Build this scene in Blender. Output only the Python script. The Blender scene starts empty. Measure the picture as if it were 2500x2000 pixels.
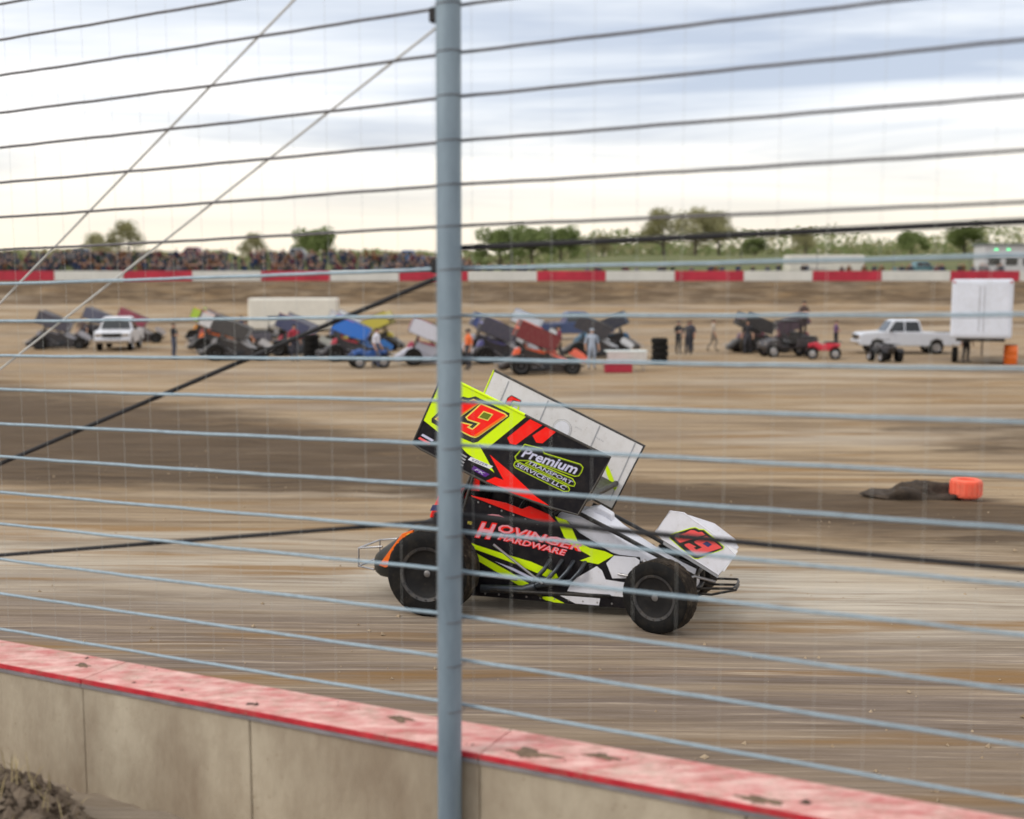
import bpy, bmesh, math, random
from mathutils import Vector, Matrix, noise as mnoise
random.seed(7)
R = math.radians
sc = bpy.context.scene
COL = sc.collection

# ------------------------------------------------------------------ camera, sky, sun, exposure
CAM_Z = 3.139
cam_d = bpy.data.cameras.new('camera'); cam = bpy.data.objects.new('camera', cam_d); COL.objects.link(cam)
cam_d.sensor_width = 36; cam_d.lens = 40.07; cam_d.clip_start = 0.1; cam_d.clip_end = 6000
cam.location = (0, 0, CAM_Z); cam.rotation_euler = (R(90 - 6.242), 0, 0)
cam_d.dof.use_dof = True; cam_d.dof.focus_distance = 9.1; cam_d.dof.aperture_fstop = 1.05
sc.camera = cam

world = bpy.data.worlds.new('World'); sc.world = world; world.use_nodes = True
SKYX, SKYY = -19.5, 13.5
def build_world():
    nt = world.node_tree; nt.nodes.clear(); L = nt.links.new
    def nd(t, **k):
        n = nt.nodes.new(t)
        for a, b in k.items(): setattr(n, a, b)
        return n
    out = nd('ShaderNodeOutputWorld'); bg = nd('ShaderNodeBackground'); L(bg.outputs[0], out.inputs[0])
    sky = nd('ShaderNodeTexSky', sky_type='NISHITA'); sky.sun_disc = False
    sky.sun_elevation = R(36); sky.sun_rotation = R(-112); sky.air_density = 1.0; sky.dust_density = 2.0
    tc = nd('ShaderNodeTexCoord'); sep = nd('ShaderNodeSeparateXYZ'); L(tc.outputs['Generated'], sep.inputs[0])
    zz = nd('ShaderNodeMath', operation='ADD'); L(sep.outputs[2], zz.inputs[0]); zz.inputs[1].default_value = 0.06
    zm = nd('ShaderNodeMath', operation='MAXIMUM'); L(zz.outputs[0], zm.inputs[0]); zm.inputs[1].default_value = 0.03
    dx = nd('ShaderNodeMath', operation='DIVIDE'); L(sep.outputs[0], dx.inputs[0]); L(zm.outputs[0], dx.inputs[1])
    dy = nd('ShaderNodeMath', operation='DIVIDE'); L(sep.outputs[1], dy.inputs[0]); L(zm.outputs[0], dy.inputs[1])
    cb = nd('ShaderNodeCombineXYZ'); L(dx.outputs[0], cb.inputs[0]); L(dy.outputs[0], cb.inputs[1])
    mp = nd('ShaderNodeMapping'); L(cb.outputs[0], mp.inputs[0])
    mp.inputs['Location'].default_value = (SKYX, SKYY, 0); mp.inputs['Rotation'].default_value = (0, 0, R(12)); mp.inputs['Scale'].default_value = (0.42, 0.85, 1)
    n1 = nd('ShaderNodeTexNoise'); n1.inputs['Scale'].default_value = 0.62; n1.inputs['Detail'].default_value = 7; n1.inputs['Roughness'].default_value = 0.55; n1.inputs['Distortion'].default_value = 0.4
    L(mp.outputs[0], n1.inputs['Vector'])
    cr = nd('ShaderNodeValToRGB'); L(n1.outputs['Fac'], cr.inputs[0])
    e = cr.color_ramp.elements
    e[0].position = 0.35; e[0].color = (0.49, 0.55, 0.66, 1)
    e[1].position = 0.515; e[1].color = (1.04, 1.02, 1.0, 1)
    m = e.new(0.43); m.color = (0.73, 0.77, 0.83, 1)
    # clouds are a broken veil in front of the clear sky
    mx = nd('ShaderNodeMix', data_type='RGBA'); mx.inputs[0].default_value = 0.86
    sk = nd('ShaderNodeMix', data_type='RGBA', blend_type='MULTIPLY'); sk.inputs[0].default_value = 1
    L(sky.outputs[0], sk.inputs[6]); sk.inputs[7].default_value = (0.11, 0.11, 0.11, 1)
    L(sk.outputs[2], mx.inputs[6])
    cl = nd('ShaderNodeMix', data_type='RGBA', blend_type='MULTIPLY'); cl.inputs[0].default_value = 1
    L(cr.outputs[0], cl.inputs[6]); cl.inputs[7].default_value = (1.30, 1.30, 1.30, 1)
    hz = nd('ShaderNodeMapRange', interpolation_type='SMOOTHSTEP'); L(sep.outputs[2], hz.inputs[0]); hz.inputs[1].default_value = 0.0; hz.inputs[2].default_value = 0.17; hz.inputs[3].default_value = 1.0; hz.inputs[4].default_value = 0.0
    hm = nd('ShaderNodeMix', data_type='RGBA'); L(hz.outputs[0], hm.inputs[0]); L(cl.outputs[2], hm.inputs[6]); hm.inputs[7].default_value = (1.28, 1.15, 0.93, 1)
    L(hm.outputs[2], mx.inputs[7])
    L(mx.outputs[2], bg.inputs[0]); bg.inputs[1].default_value = 1.0
build_world()

sun_d = bpy.data.lights.new('sun', 'SUN'); sun = bpy.data.objects.new('sun', sun_d); COL.objects.link(sun)
sun_d.energy = 1.5; sun_d.angle = R(18); sun_d.color = (1.0, 0.93, 0.82)
sd = Vector((-math.sin(R(112)) * math.cos(R(36)), math.cos(R(112)) * math.cos(R(36)), math.sin(R(36))))
sun.rotation_euler = sd.to_track_quat('Z', 'Y').to_euler()
sc.view_settings.view_transform = 'Standard'; sc.view_settings.look = 'None'
sc.view_settings.exposure = 0.0; sc.view_settings.gamma = 1.0
sc.render.engine = 'CYCLES'; sc.cycles.use_denoising = True
sc.cycles.max_bounces = 6; sc.cycles.diffuse_bounces = 3; sc.cycles.glossy_bounces = 3; sc.cycles.transmission_bounces = 4

# ------------------------------------------------------------------ helpers
def prop(o, label=None, cat=None, group=None, kind=None):
    if label: o['label'] = label
    if cat: o['category'] = cat
    if group: o['group'] = group
    if kind: o['kind'] = kind
    return o
def empty(name, loc=(0, 0, 0), rz=0, label=None, cat=None, group=None):
    o = bpy.data.objects.new(name, None); COL.objects.link(o); o.location = loc; o.rotation_euler = (0, 0, rz)
    o.empty_display_size = 0.2
    return prop(o, label, cat, group)
class MB:
    def __init__(s): s.v = []; s.f = []; s.m = []
    def add(s, vs, fs, mi=0):
        b = len(s.v); s.v += [tuple(x) for x in vs]; s.f += [tuple(b + i for i in f) for f in fs]; s.m += [mi] * len(fs); return s
    def box(s, c, d, rz=0, mi=0, ry=0):
        M = Matrix.Rotation(rz, 3, 'Z') @ Matrix.Rotation(ry, 3, 'Y'); c = Vector(c)
        vs = [c + M @ Vector((d[0] / 2 * i, d[1] / 2 * j, d[2] / 2 * k)) for i in (-1, 1) for j in (-1, 1) for k in (-1, 1)]
        return s.add(vs, [(0, 1, 3, 2), (4, 6, 7, 5), (0, 4, 5, 1), (2, 3, 7, 6), (0, 2, 6, 4), (1, 5, 7, 3)], mi)
    def tube(s, pts, r, n=8, mi=0, closed=False):
        pts = [Vector(p) for p in pts]; N = len(pts); rs = r if isinstance(r, (list, tuple)) else [r] * N
        vs = []; t0 = None; ref = None
        for i, p in enumerate(pts):
            if closed: t = (pts[(i + 1) % N] - pts[i - 1]).normalized()
            else: t = (pts[min(i + 1, N - 1)] - pts[max(i - 1, 0)]).normalized()
            if ref is None:
                ref = Vector((0, 0, 1)) if abs(t.z) < 0.9 else Vector((1, 0, 0))
            a = (ref - t * ref.dot(t)).normalized(); ref = a; b = t.cross(a)
            vs += [p + (a * math.cos(2 * math.pi * k / n) + b * math.sin(2 * math.pi * k / n)) * rs[i] for k in range(n)]
        fs = []
        for i in range(N if closed else N - 1):
            j = (i + 1) % N
            fs += [(i * n + k, i * n + (k + 1) % n, j * n + (k + 1) % n, j * n + k) for k in range(n)]
        if not closed: fs += [tuple(range(n - 1, -1, -1)), tuple((N - 1) * n + k for k in range(n))]
        return s.add(vs, fs, mi)
    def lathe(s, prof, n=40, mi=0, mis=None, origin=(0, 0, 0), M=None):
        # profile (r, y) revolved about the local Y axis
        o = Vector(origin); vs = []
        for r, y in prof:
            for k in range(n):
                a = 2 * math.pi * k / n; v = Vector((r * math.cos(a), y, r * math.sin(a)))
                vs.append((M @ v if M else v) + o)
        b = len(s.v); s.v += [tuple(x) for x in vs]
        for i in range(len(prof) - 1):
            for k in range(n):
                s.f.append((b + i * n + k, b + i * n + (k + 1) % n, b + (i + 1) * n + (k + 1) % n, b + (i + 1) * n + k))
                s.m.append(mis[i] if mis else mi)
        return s
    def prism(s, poly, fn, w0, w1, mi=0):
        n = len(poly); vs = [fn(a, b, w0) for a, b in poly] + [fn(a, b, w1) for a, b in poly]
        fs = [tuple(range(n)), tuple(range(2 * n - 1, n - 1, -1))] + [(i, i + n, (i + 1) % n + n, (i + 1) % n) for i in range(n)]
        return s.add(vs, fs, mi)
    def loft(s, rings, mi=0, cap=True, mis=None):
        n = len(rings[0]); vs = [p for r in rings for p in r]; b = len(s.v); s.v += [tuple(p) for p in vs]
        for i in range(len(rings) - 1):
            for k in range(n):
                s.f.append((b + i * n + k, b + i * n + (k + 1) % n, b + (i + 1) * n + (k + 1) % n, b + (i + 1) * n + k)); s.m.append(mis[i] if mis else mi)
        if cap:
            s.f.append(tuple(b + k for k in range(n - 1, -1, -1))); s.f.append(tuple(b + (len(rings) - 1) * n + k for k in range(n))); s.m += [mis[0] if mis else mi, mis[-1] if mis else mi]
        return s
    def ball(s, c, r, n=10, m=7, mi=0):
        c = Vector(c); r = Vector(r) if hasattr(r, '__len__') else Vector((r, r, r)); rings = []
        for i in range(1, m):
            th = math.pi * i / m
            rings.append([c + Vector((r.x * math.sin(th) * math.cos(2 * math.pi * k / n), r.y * math.sin(th) * math.sin(2 * math.pi * k / n), r.z * math.cos(th))) for k in range(n)])
        return s.loft(rings, mi)
    def mesh(s, name, mats, smooth=None):
        me = bpy.data.meshes.new(name); me.from_pydata(s.v, [], s.f)
        for m in (mats if isinstance(mats, (list, tuple)) else [mats]):
            if m: me.materials.append(m)
        me.polygons.foreach_set('material_index', s.m)
        bm = bmesh.new(); bm.from_mesh(me); bmesh.ops.recalc_face_normals(bm, faces=bm.faces); bm.to_mesh(me); bm.free()
        if smooth is not None:
            me.polygons.foreach_set('use_smooth', [True] * len(me.polygons))
            me.set_sharp_from_angle(angle=R(smooth))
        me.update(); return me
    def build(s, name, mats, parent=None, smooth=None, bevel=0):
        o = bpy.data.objects.new(name, s.mesh(name, mats, smooth)); COL.objects.link(o)
        if parent: o.parent = parent
        if bevel:
            b = o.modifiers.new('bevel', 'BEVEL'); b.width = bevel; b.segments = 2; b.limit_method = 'ANGLE'; b.angle_limit = R(40)
        return o
def copy_tree(o, parent=None, mats=None):
    c = o.copy(); COL.objects.link(c); c.parent = parent
    if mats and c.type == 'MESH':
        for sl in c.material_slots:
            if sl.material and sl.material.name in mats:
                m = mats[sl.material.name]; sl.link = 'OBJECT'; sl.material = m
    for ch in o.children: copy_tree(ch, c, mats)
    return c
def ss(a, b, x):
    t = min(1, max(0, (x - a) / (b - a))); return t * t * (3 - 2 * t)
def lin(tab, x):
    if x <= tab[0][0]: return tab[0][1]
    for (a, b), (c, d) in zip(tab, tab[1:]):
        if x <= c: return b + (d - b) * (x - a) / (c - a)
    return tab[-1][1]

# ------------------------------------------------------------------ materials
MATS = {}
def mat(name, col, rough=0.6, metal=0.0, var=0.0, vscale=6.0, col2=None, bump=0.0, bscale=40.0, dust=0.0, coat=0.0, spec=0.5, emit=None, stretch=None):
    if name in MATS: return MATS[name]
    m = bpy.data.materials.new(name); m.use_nodes = True; nt = m.node_tree; L = nt.links.new
    b = nt.nodes['Principled BSDF']; b.inputs['Roughness'].default_value = rough; b.inputs['Metallic'].default_value = metal
    b.inputs['Coat Weight'].default_value = coat; b.inputs['Coat Roughness'].default_value = 0.12
    b.inputs['Specular IOR Level'].default_value = spec
    b.inputs['Base Color'].default_value = (*col, 1)
    tc = nt.nodes.new('ShaderNodeTexCoord'); vec = tc.outputs['Object']
    if stretch:
        mp = nt.nodes.new('ShaderNodeMapping'); mp.inputs['Scale'].default_value = stretch; L(vec, mp.inputs[0]); vec = mp.outputs[0]
    src = None
    if var or col2:
        n = nt.nodes.new('ShaderNodeTexNoise'); n.inputs['Scale'].default_value = vscale; n.inputs['Detail'].default_value = 6; n.inputs['Roughness'].default_value = 0.65; L(vec, n.inputs['Vector'])
        r = nt.nodes.new('ShaderNodeValToRGB'); L(n.outputs['Fac'], r.inputs[0])
        r.color_ramp.elements[0].position = 0.32; r.color_ramp.elements[1].position = 0.70
        c2 = col2 or tuple(min(1, c * (1 + var)) for c in col); c1 = col if col2 else tuple(c * (1 - var) for c in col)
        r.color_ramp.elements[0].color = (*c1, 1); r.color_ramp.elements[1].color = (*c2, 1); src = r.outputs[0]
    if dust:
        n = nt.nodes.new('ShaderNodeTexNoise'); n.inputs['Scale'].default_value = 9; n.inputs['Detail'].default_value = 8; n.inputs['Roughness'].default_value = 0.72; L(tc.outputs['Object'], n.inputs['Vector'])
        r = nt.nodes.new('ShaderNodeMapRange'); L(n.outputs['Fac'], r.inputs[0]); r.inputs[1].default_value = 0.46; r.inputs[2].default_value = 0.80; r.inputs[3].default_value = 0; r.inputs[4].default_value = dust
        v = nt.nodes.new('ShaderNodeTexVoronoi'); v.inputs['Scale'].default_value = 26; v.inputs['Randomness'].default_value = 1; L(tc.outputs['Object'], v.inputs['Vector'])
        vr = nt.nodes.new('ShaderNodeMapRange'); L(v.outputs['Distance'], vr.inputs[0]); vr.inputs[1].default_value = 0.10; vr.inputs[2].default_value = 0.20; vr.inputs[3].default_value = min(1, dust * 2.2); vr.inputs[4].default_value = 0
        vm = nt.nodes.new('ShaderNodeMath'); vm.operation = 'MULTIPLY'; L(vr.outputs[0], vm.inputs[0])
        vn = nt.nodes.new('ShaderNodeMapRange'); L(n.outputs['Fac'], vn.inputs[0]); vn.inputs[1].default_value = 0.45; vn.inputs[2].default_value = 0.60; L(vn.outputs[0], vm.inputs[1])
        rx = nt.nodes.new('ShaderNodeMath'); rx.operation = 'MAXIMUM'; L(r.outputs[0], rx.inputs[0]); L(vm.outputs[0], rx.inputs[1]); r = rx
        mx = nt.nodes.new('ShaderNodeMix'); mx.data_type = 'RGBA'; L(r.outputs[0], mx.inputs[0])
        if src: L(src, mx.inputs[6])
        else: mx.inputs[6].default_value = (*col, 1)
        mx.inputs[7].default_value = (0.30, 0.24, 0.17, 1); src = mx.outputs[2]
        ra = nt.nodes.new('ShaderNodeMapRange'); L(r.outputs[0], ra.inputs[0]); ra.inputs[1].default_value = 0; ra.inputs[2].default_value = max(dust, .01); ra.inputs[3].default_value = rough; ra.inputs[4].default_value = 0.85
        L(ra.outputs[0], b.inputs['Roughness'])
    if src: L(src, b.inputs['Base Color'])
    if bump:
        n = nt.nodes.new('ShaderNodeTexNoise'); n.inputs['Scale'].default_value = bscale; n.inputs['Detail'].default_value = 5; L(vec, n.inputs['Vector'])
        bp = nt.nodes.new('ShaderNodeBump'); bp.inputs['Strength'].default_value = 1; bp.inputs['Distance'].default_value = bump; L(n.outputs['Fac'], bp.inputs['Height']); L(bp.outputs[0], b.inputs['Normal'])
    if emit:
        b.inputs['Emission Color'].default_value = (*emit[0], 1); b.inputs['Emission Strength'].default_value = emit[1]
    MATS[name] = m; return m
def pm(name, col, **k):      # race paint: glossy, lightly dusted
    k.setdefault('rough', 0.42); k.setdefault('dust', 0.13); k.setdefault('coat', 0.0); k.setdefault('spec', 0.3); return mat(name, col, **k)
M_BLACK = pm('paint_black', (0.007, 0.0065, 0.010), dust=.07, spec=.2); M_WHITE = pm('paint_white', (0.74, 0.75, 0.82), dust=0.22)
M_LIME = pm('paint_lime', (0.66, 0.92, 0.0)); M_RED = pm('paint_red', (0.95, 0.008, 0.002)); M_ORANGE = pm('paint_orange', (0.95, 0.17, 0.01))
M_YELLOW = pm('paint_yellow', (0.85, 0.72, 0.12)); M_CHAR = pm('paint_charcoal', (0.025, 0.026, 0.024)); M_PURPLE = pm('paint_purple', (0.10, 0.015, 0.24))
M_PINK = pm('print_pink', (0.85, 0.33, 0.40)); M_LAV = pm('print_pale_lavender', (0.56, 0.57, 0.76)); M_OLIVE = pm('print_olive_lime', (0.14, 0.20, 0.008))
M_NAVY = pm('print_navy', (0.04, 0.05, 0.16)); M_CORAL = pm('print_coral', (0.85, 0.10, 0.10)); M_GREYP = pm('print_grey', (0.34, 0.35, 0.38))
M_WIN = pm('wing_inner_white', (0.70, 0.69, 0.70), dust=0.25); M_EDGE = mat('edge_dark', (0.035, 0.032, 0.03), 0.45, dust=0.3)
M_RUB = mat('rubber', (0.006, 0.006, 0.0065), 0.78, spec=.2, dust=0.07, bump=0.002, bscale=60); M_TREAD = mat('tread_rubber', (0.020, 0.016, 0.013), 0.88, spec=.15, dust=0.35, bump=0.004, bscale=45)
M_RIM = mat('rim_black', (0.007, 0.007, 0.008), 0.5, 0.0, spec=.25, dust=0.06); M_RING = mat('beadlock_grey', (0.055, 0.055, 0.058), 0.5, 0.5, dust=0.3)
M_STEEL = mat('tube_steel', (0.42, 0.42, 0.44), 0.32, 0.9, dust=0.3); M_TUBE = mat('tube_black', (0.012, 0.012, 0.013), 0.4, 0.2, dust=0.25)
M_ENG = mat('engine_alloy', (0.22, 0.22, 0.23), 0.45, 0.8, dust=0.4); M_EXH = mat('exhaust_blued_steel', (0.06, 0.07, 0.085), 0.42, 0.8, dust=0.2)
M_GLASSD = mat('dark_glass', (0.012, 0.016, 0.020), 0.12, 0, spec=0.7); M_SKIN = mat('skin', (0.48, 0.27, 0.18), 0.55); M_HAIR = mat('hair_brown', (0.045, 0.025, 0.014), 0.7)
M_CHROME = mat('chrome', (0.7, 0.7, 0.72), 0.15, 1.0)

# ------------------------------------------------------------------ terrain
GX, GY = -0.01091, -0.05116
FP = Vector((-0.276, 4.772)); FU = Vector((0.893, -0.4495)); FN = Vector((0.4495, 0.893)); FS = 0.0186
def H(x, y):
    zp = GX * (x + .5144) + GY * (y - 11.2946); k = 0.09
    u = (zp + .55) / k
    z = -.55 + (k * math.log1p(math.exp(u)) if u < 30 else zp + .55)
    if y > 94: z += 1.75 * ss(94, 113, y) * 1.0 + 2.35 * ss(111.5, 119.5, y)
    if y > 121: z += 1.0 * ss(121, 138, y) + 1.3 * ss(122, 136, y) * (1 - ss(-18, -2, x)) + (3.0 * ss(122, 175, y)) * ss(-18, 20, x)
    if y > 250: z += 2.0 * ss(250, 800, y)
    q = (x - FP.x) * FN.x + (y - FP.y) * FN.y
    if q < .36:
        zc = .45 + 1.0 * ss(0.4, 3.2, -q)
        z = zc if q < .12 else zc + (z - zc) * (q - .12) / .24
    return z
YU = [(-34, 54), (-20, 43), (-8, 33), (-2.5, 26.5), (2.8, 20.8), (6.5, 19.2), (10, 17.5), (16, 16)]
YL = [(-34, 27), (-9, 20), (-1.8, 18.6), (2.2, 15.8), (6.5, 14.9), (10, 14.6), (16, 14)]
def damp_and_shade(x, y):
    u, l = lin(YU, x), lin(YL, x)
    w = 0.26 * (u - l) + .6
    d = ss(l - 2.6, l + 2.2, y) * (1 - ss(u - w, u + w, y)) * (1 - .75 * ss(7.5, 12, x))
    d = max(d, .62 * ss(110.5, 113.5, y) * (1 - ss(122, 124, y)))  # steep far bank: its shade painted in as darker dirt
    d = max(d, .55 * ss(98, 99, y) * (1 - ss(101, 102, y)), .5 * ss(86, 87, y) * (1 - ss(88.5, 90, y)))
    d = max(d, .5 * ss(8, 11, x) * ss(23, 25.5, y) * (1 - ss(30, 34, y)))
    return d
def spaced(segs):
    o = []
    for a, b, st in segs:
        n = max(1, int(round((b - a) / st))); o += [a + (b - a) * i / n for i in range(n)]
    return o + [segs[-1][1]]
def build_ground():
    xs = spaced([(-680, -300, 95), (-300, -80, 22), (-80, -24, 2.5), (-24, -9, .6), (-9, 9, .22), (9, 24, .6), (24, 80, 2.5), (80, 300, 22), (300, 680, 95)])
    ys = spaced([(-60, -8, 6), (-8, 4, .5), (4, 22, .2), (22, 40, .5), (40, 94, 1.4), (94, 140, .7), (140, 300, 8), (300, 720, 60)])
    nx, ny = len(xs), len(ys); vs = []; mo = []; cl = []; la = []
    for y in ys:
        for x in xs:
            z = H(x, y)
            q = (x - FP.x) * FN.x + (y - FP.y) * FN.y
            if y < 60 and abs(x) < 40 and q > .5:
                m_ = damp_and_shade(x, y)
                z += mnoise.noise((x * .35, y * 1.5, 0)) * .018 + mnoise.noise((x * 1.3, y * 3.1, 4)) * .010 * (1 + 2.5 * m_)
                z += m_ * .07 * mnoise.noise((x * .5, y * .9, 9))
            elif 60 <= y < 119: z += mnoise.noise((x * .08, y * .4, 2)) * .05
            vs.append((x, y, z)); mo.append(damp_and_shade(x, y))
            qc = 6.9 + .33 * max(-14, min(14, x)); cl.append(max(0, 1 - ((q - qc) / 2.3) ** 2) if y < 60 else 0); la.append((1 - ss(qc - 2.2, qc + .6, q)) if y < 60 else 0)
    fs = [(j * nx + i, j * nx + i + 1, (j + 1) * nx + i + 1, (j + 1) * nx + i) for j in range(ny - 1) for i in range(nx - 1)]
    me = bpy.data.meshes.new('ground'); me.from_pydata(vs, [], fs)
    at = me.attributes.new('damp_bank_shade', 'FLOAT', 'POINT'); at.data.foreach_set('value', mo)
    at = me.attributes.new('clay', 'FLOAT', 'POINT'); at.data.foreach_set('value', cl)
    at = me.attributes.new('lane', 'FLOAT', 'POINT'); at.data.foreach_set('value', la)
    me.polygons.foreach_set('use_smooth', [True] * len(fs))
    m = bpy.data.materials.new('dirt_track'); m.use_nodes = True; nt = m.node_tree; L = nt.links.new; b = nt.nodes['Principled BSDF']
    b.inputs['Roughness'].default_value = .9; b.inputs['Specular IOR Level'].default_value = .2
    def nd(t, **k):
        n = nt.nodes.new(t)
        for a, c in k.items(): setattr(n, a, c)
        return n
    tc = nd('ShaderNodeTexCoord')
    def noise(scale, stretch, rot, detail=6, rough=.6, loc=(0, 0, 0)):
        mp = nd('ShaderNodeMapping'); L(tc.outputs['Object'], mp.inputs[0]); mp.inputs['Rotation'].default_value = (0, 0, rot); mp.inputs['Scale'].default_value = stretch; mp.inputs['Location'].default_value = loc
        n = nd('ShaderNodeTexNoise'); n.inputs['Scale'].default_value = scale; n.inputs['Detail'].default_value = detail; n.inputs['Roughness'].default_value = rough; L(mp.outputs[0], n.inputs['Vector']); return n.outputs['Fac']
    def rng(s, a, c, lo=0., hi=1.):
        r = nd('ShaderNodeMapRange'); L(s, r.inputs[0]); r.inputs[1].default_value = a; r.inputs[2].default_value = c; r.inputs[3].default_value = lo; r.inputs[4].default_value = hi; return r.outputs[0]
    def mix(f, a, c):
        x = nd('ShaderNodeMix', data_type='RGBA')
        if isinstance(f, float): x.inputs[0].default_value = f
        else: L(f, x.inputs[0])
        for s, i in ((a, 6), (c, 7)):
            if isinstance(s, tuple): x.inputs[i].default_value = (*s, 1)
            else: L(s, x.inputs[i])
        return x.outputs[2]
    def mth(op, a, c):
        x = nd('ShaderNodeMath', operation=op)
        for s, i in ((a, 0), (c, 1)):
            if isinstance(s, (int, float)): x.inputs[i].default_value = s
            else: L(s, x.inputs[i])
        return x.outputs[0]
    big = noise(.16, (.6, 1.5, 1), R(6)); streak = noise(1.5, (.085, 2.0, 1), R(5), 8, .70); fine = noise(6.0, (.075, 1.9, 1), R(2), 6, .72); grit = noise(26, (.5, 1, 1), 0, 4, .7)
    ochre = noise(.75, (.22, 1.6, 1), R(5), 5, .6, (7, 3, 0)); pale = noise(.33, (.28, 1.0, 1), R(12), 4, .5, (2.2, -6.4, 0))
    c = mix(rng(streak, .38, .60), (.165, .110, .062), (.385, .292, .185))
    ac = nd('ShaderNodeAttribute', attribute_name='clay'); al = nd('ShaderNodeAttribute', attribute_name='lane')
    c = mix(mth('MULTIPLY', al.outputs['Fac'], rng(streak, .38, .60, .95, .55)), c, mix(rng(fine, .38, .62), (.235, .188, .158), (.115, .088, .072)))
    c = mix(mth('MULTIPLY', ac.outputs['Fac'], rng(pale, .34, .56, .25, 1.0)), c, mix(rng(fine, .35, .65), (.52, .475, .405), (.36, .315, .255)))
    c = mix(rng(pale, .52, .66, 0, .5), c, (.44, .39, .32))
    c = mix(rng(ochre, .53, .63, 0, .85), c, (.23, .132, .050))
    c = mix(rng(big, .50, .64, 0, .55), c, (.19, .145, .108))
    blot = noise(.5, (.30, 1.5, 1), R(8), 7, .62, (11, 5, 0))
    c = mix(rng(blot, .54, .66, 0, .6), c, (.125, .086, .054))
    c = mix(rng(fine, .56, .72, 0, .6), c, (.155, .105, .065))
    c = mix(rng(fine, .28, .43, .6, 0), c, (.56, .47, .35))
    at = nd('ShaderNodeAttribute', attribute_name='damp_bank_shade')
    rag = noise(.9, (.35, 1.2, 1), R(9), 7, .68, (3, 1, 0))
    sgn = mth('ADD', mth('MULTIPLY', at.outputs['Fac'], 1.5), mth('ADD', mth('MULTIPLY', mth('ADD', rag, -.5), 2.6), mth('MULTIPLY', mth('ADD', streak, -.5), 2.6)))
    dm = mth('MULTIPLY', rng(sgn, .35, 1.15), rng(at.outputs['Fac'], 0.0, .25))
    wet_and_shade = mix(rng(fine, .35, .68), (.048, .031, .018), (.135, .092, .054))
    c = mix(dm, c, wet_and_shade)  # one dark colour for damp dirt and the far bank's painted shade
    # meadow beyond the far wall
    sep = nd('ShaderNodeSeparateXYZ'); L(tc.outputs['Object'], sep.inputs[0])
    gn = noise(.25, (1, 1, 1), 0, 6, .7)
    g = mix(rng(gn, .35, .65), (.075, .098, .035), (.15, .15, .065))
    c = mix(rng(sep.outputs[1], 120.6, 121.4), c, g)
    L(c, b.inputs['Base Color'])
    hh = mth('ADD', mth('MULTIPLY', streak, .7), mth('ADD', mth('MULTIPLY', fine, .35), mth('MULTIPLY', grit, .12)))
    bp = nd('ShaderNodeBump'); bp.inputs['Strength'].default_value = .8; bp.inputs['Distance'].default_value = .06; L(hh, bp.inputs['Height']); L(bp.outputs[0], b.inputs['Normal'])
    me.materials.append(m)
    o = bpy.data.objects.new('ground', me); COL.objects.link(o); prop(o, 'tan dirt racetrack and infield with tyre streaks', kind='structure')
    return o
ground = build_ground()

# ------------------------------------------------------------------ near concrete wall with painted cap
def fpt(t, n, z):       # point on the fence line: along, across (toward the track), height at the post + the grade
    return (FP.x + FU.x * t + FN.x * n, FP.y + FU.y * t + FN.y * n, z + FS * t)
M_CONC = mat('wall_concrete', (.25, .195, .14), .9, col2=(.50, .44, .34), vscale=1.7, stretch=(1, 1, .4), bump=.006, bscale=24, dust=.5)
M_CAPP = mat('faded_red_paint', (.50, .135, .13), .85, col2=(.80, .55, .50), vscale=9.0, bump=.008, bscale=30, dust=.75, stretch=(.6, 1.8, 1))
M_EDGER = mat('edge_red_paint', (.50, .02, .035), .5, var=.3, vscale=8, dust=.3)
M_ANGLE = mat('edge_galvanised', (.30, .29, .32), .5, .5, var=.25, dust=.3)
def build_wall():
    w = empty('concrete_wall', fpt(0, .2, .3), 0, 'low concrete trackside wall with faded red painted top and dirty panels', 'wall')
    base = Vector(w.location); top = 1.106
    def bar(t0, t1, n0, n1, z0, z1):
        mb = MB(); vs = [Vector(fpt(t, n, z)) - base for t in (t0, t1) for n in (n0, n1) for z in (z0, z1)]
        return mb.add(vs, [(0, 1, 3, 2), (4, 6, 7, 5), (0, 4, 5, 1), (2, 3, 7, 6), (0, 2, 6, 4), (1, 5, 7, 3)])
    js = [-14.0, -11.6, -9.2, -6.9, -4.6, -3.4, -2.27, -1.15, .12, 1.3, 2.5, 3.7, 6.1, 8.5]
    for a, b in zip(js, js[1:]):
        d = random.uniform(-.004, .004)
        bar(a + .0022, b - .0022, .062 + d, .36, -.1, top - .03).build('wall_panel', M_CONC, w, bevel=.008)
    for a, b in zip(js[::2], js[2::2]):
        bar(a + .003, b - .003, .058, .372, top - .03, top).build('painted_cap', M_CAPP, w, bevel=.006)
        bar(a + .003, b - .003, .051, .0575, top - .022, top + .003).build('red_edge_strip', M_EDGER, w)
        bar(a + .003, b - .003, .047, .061, top - .042, top - .024).build('steel_angle', M_ANGLE, w)
    return w
build_wall()

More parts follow.
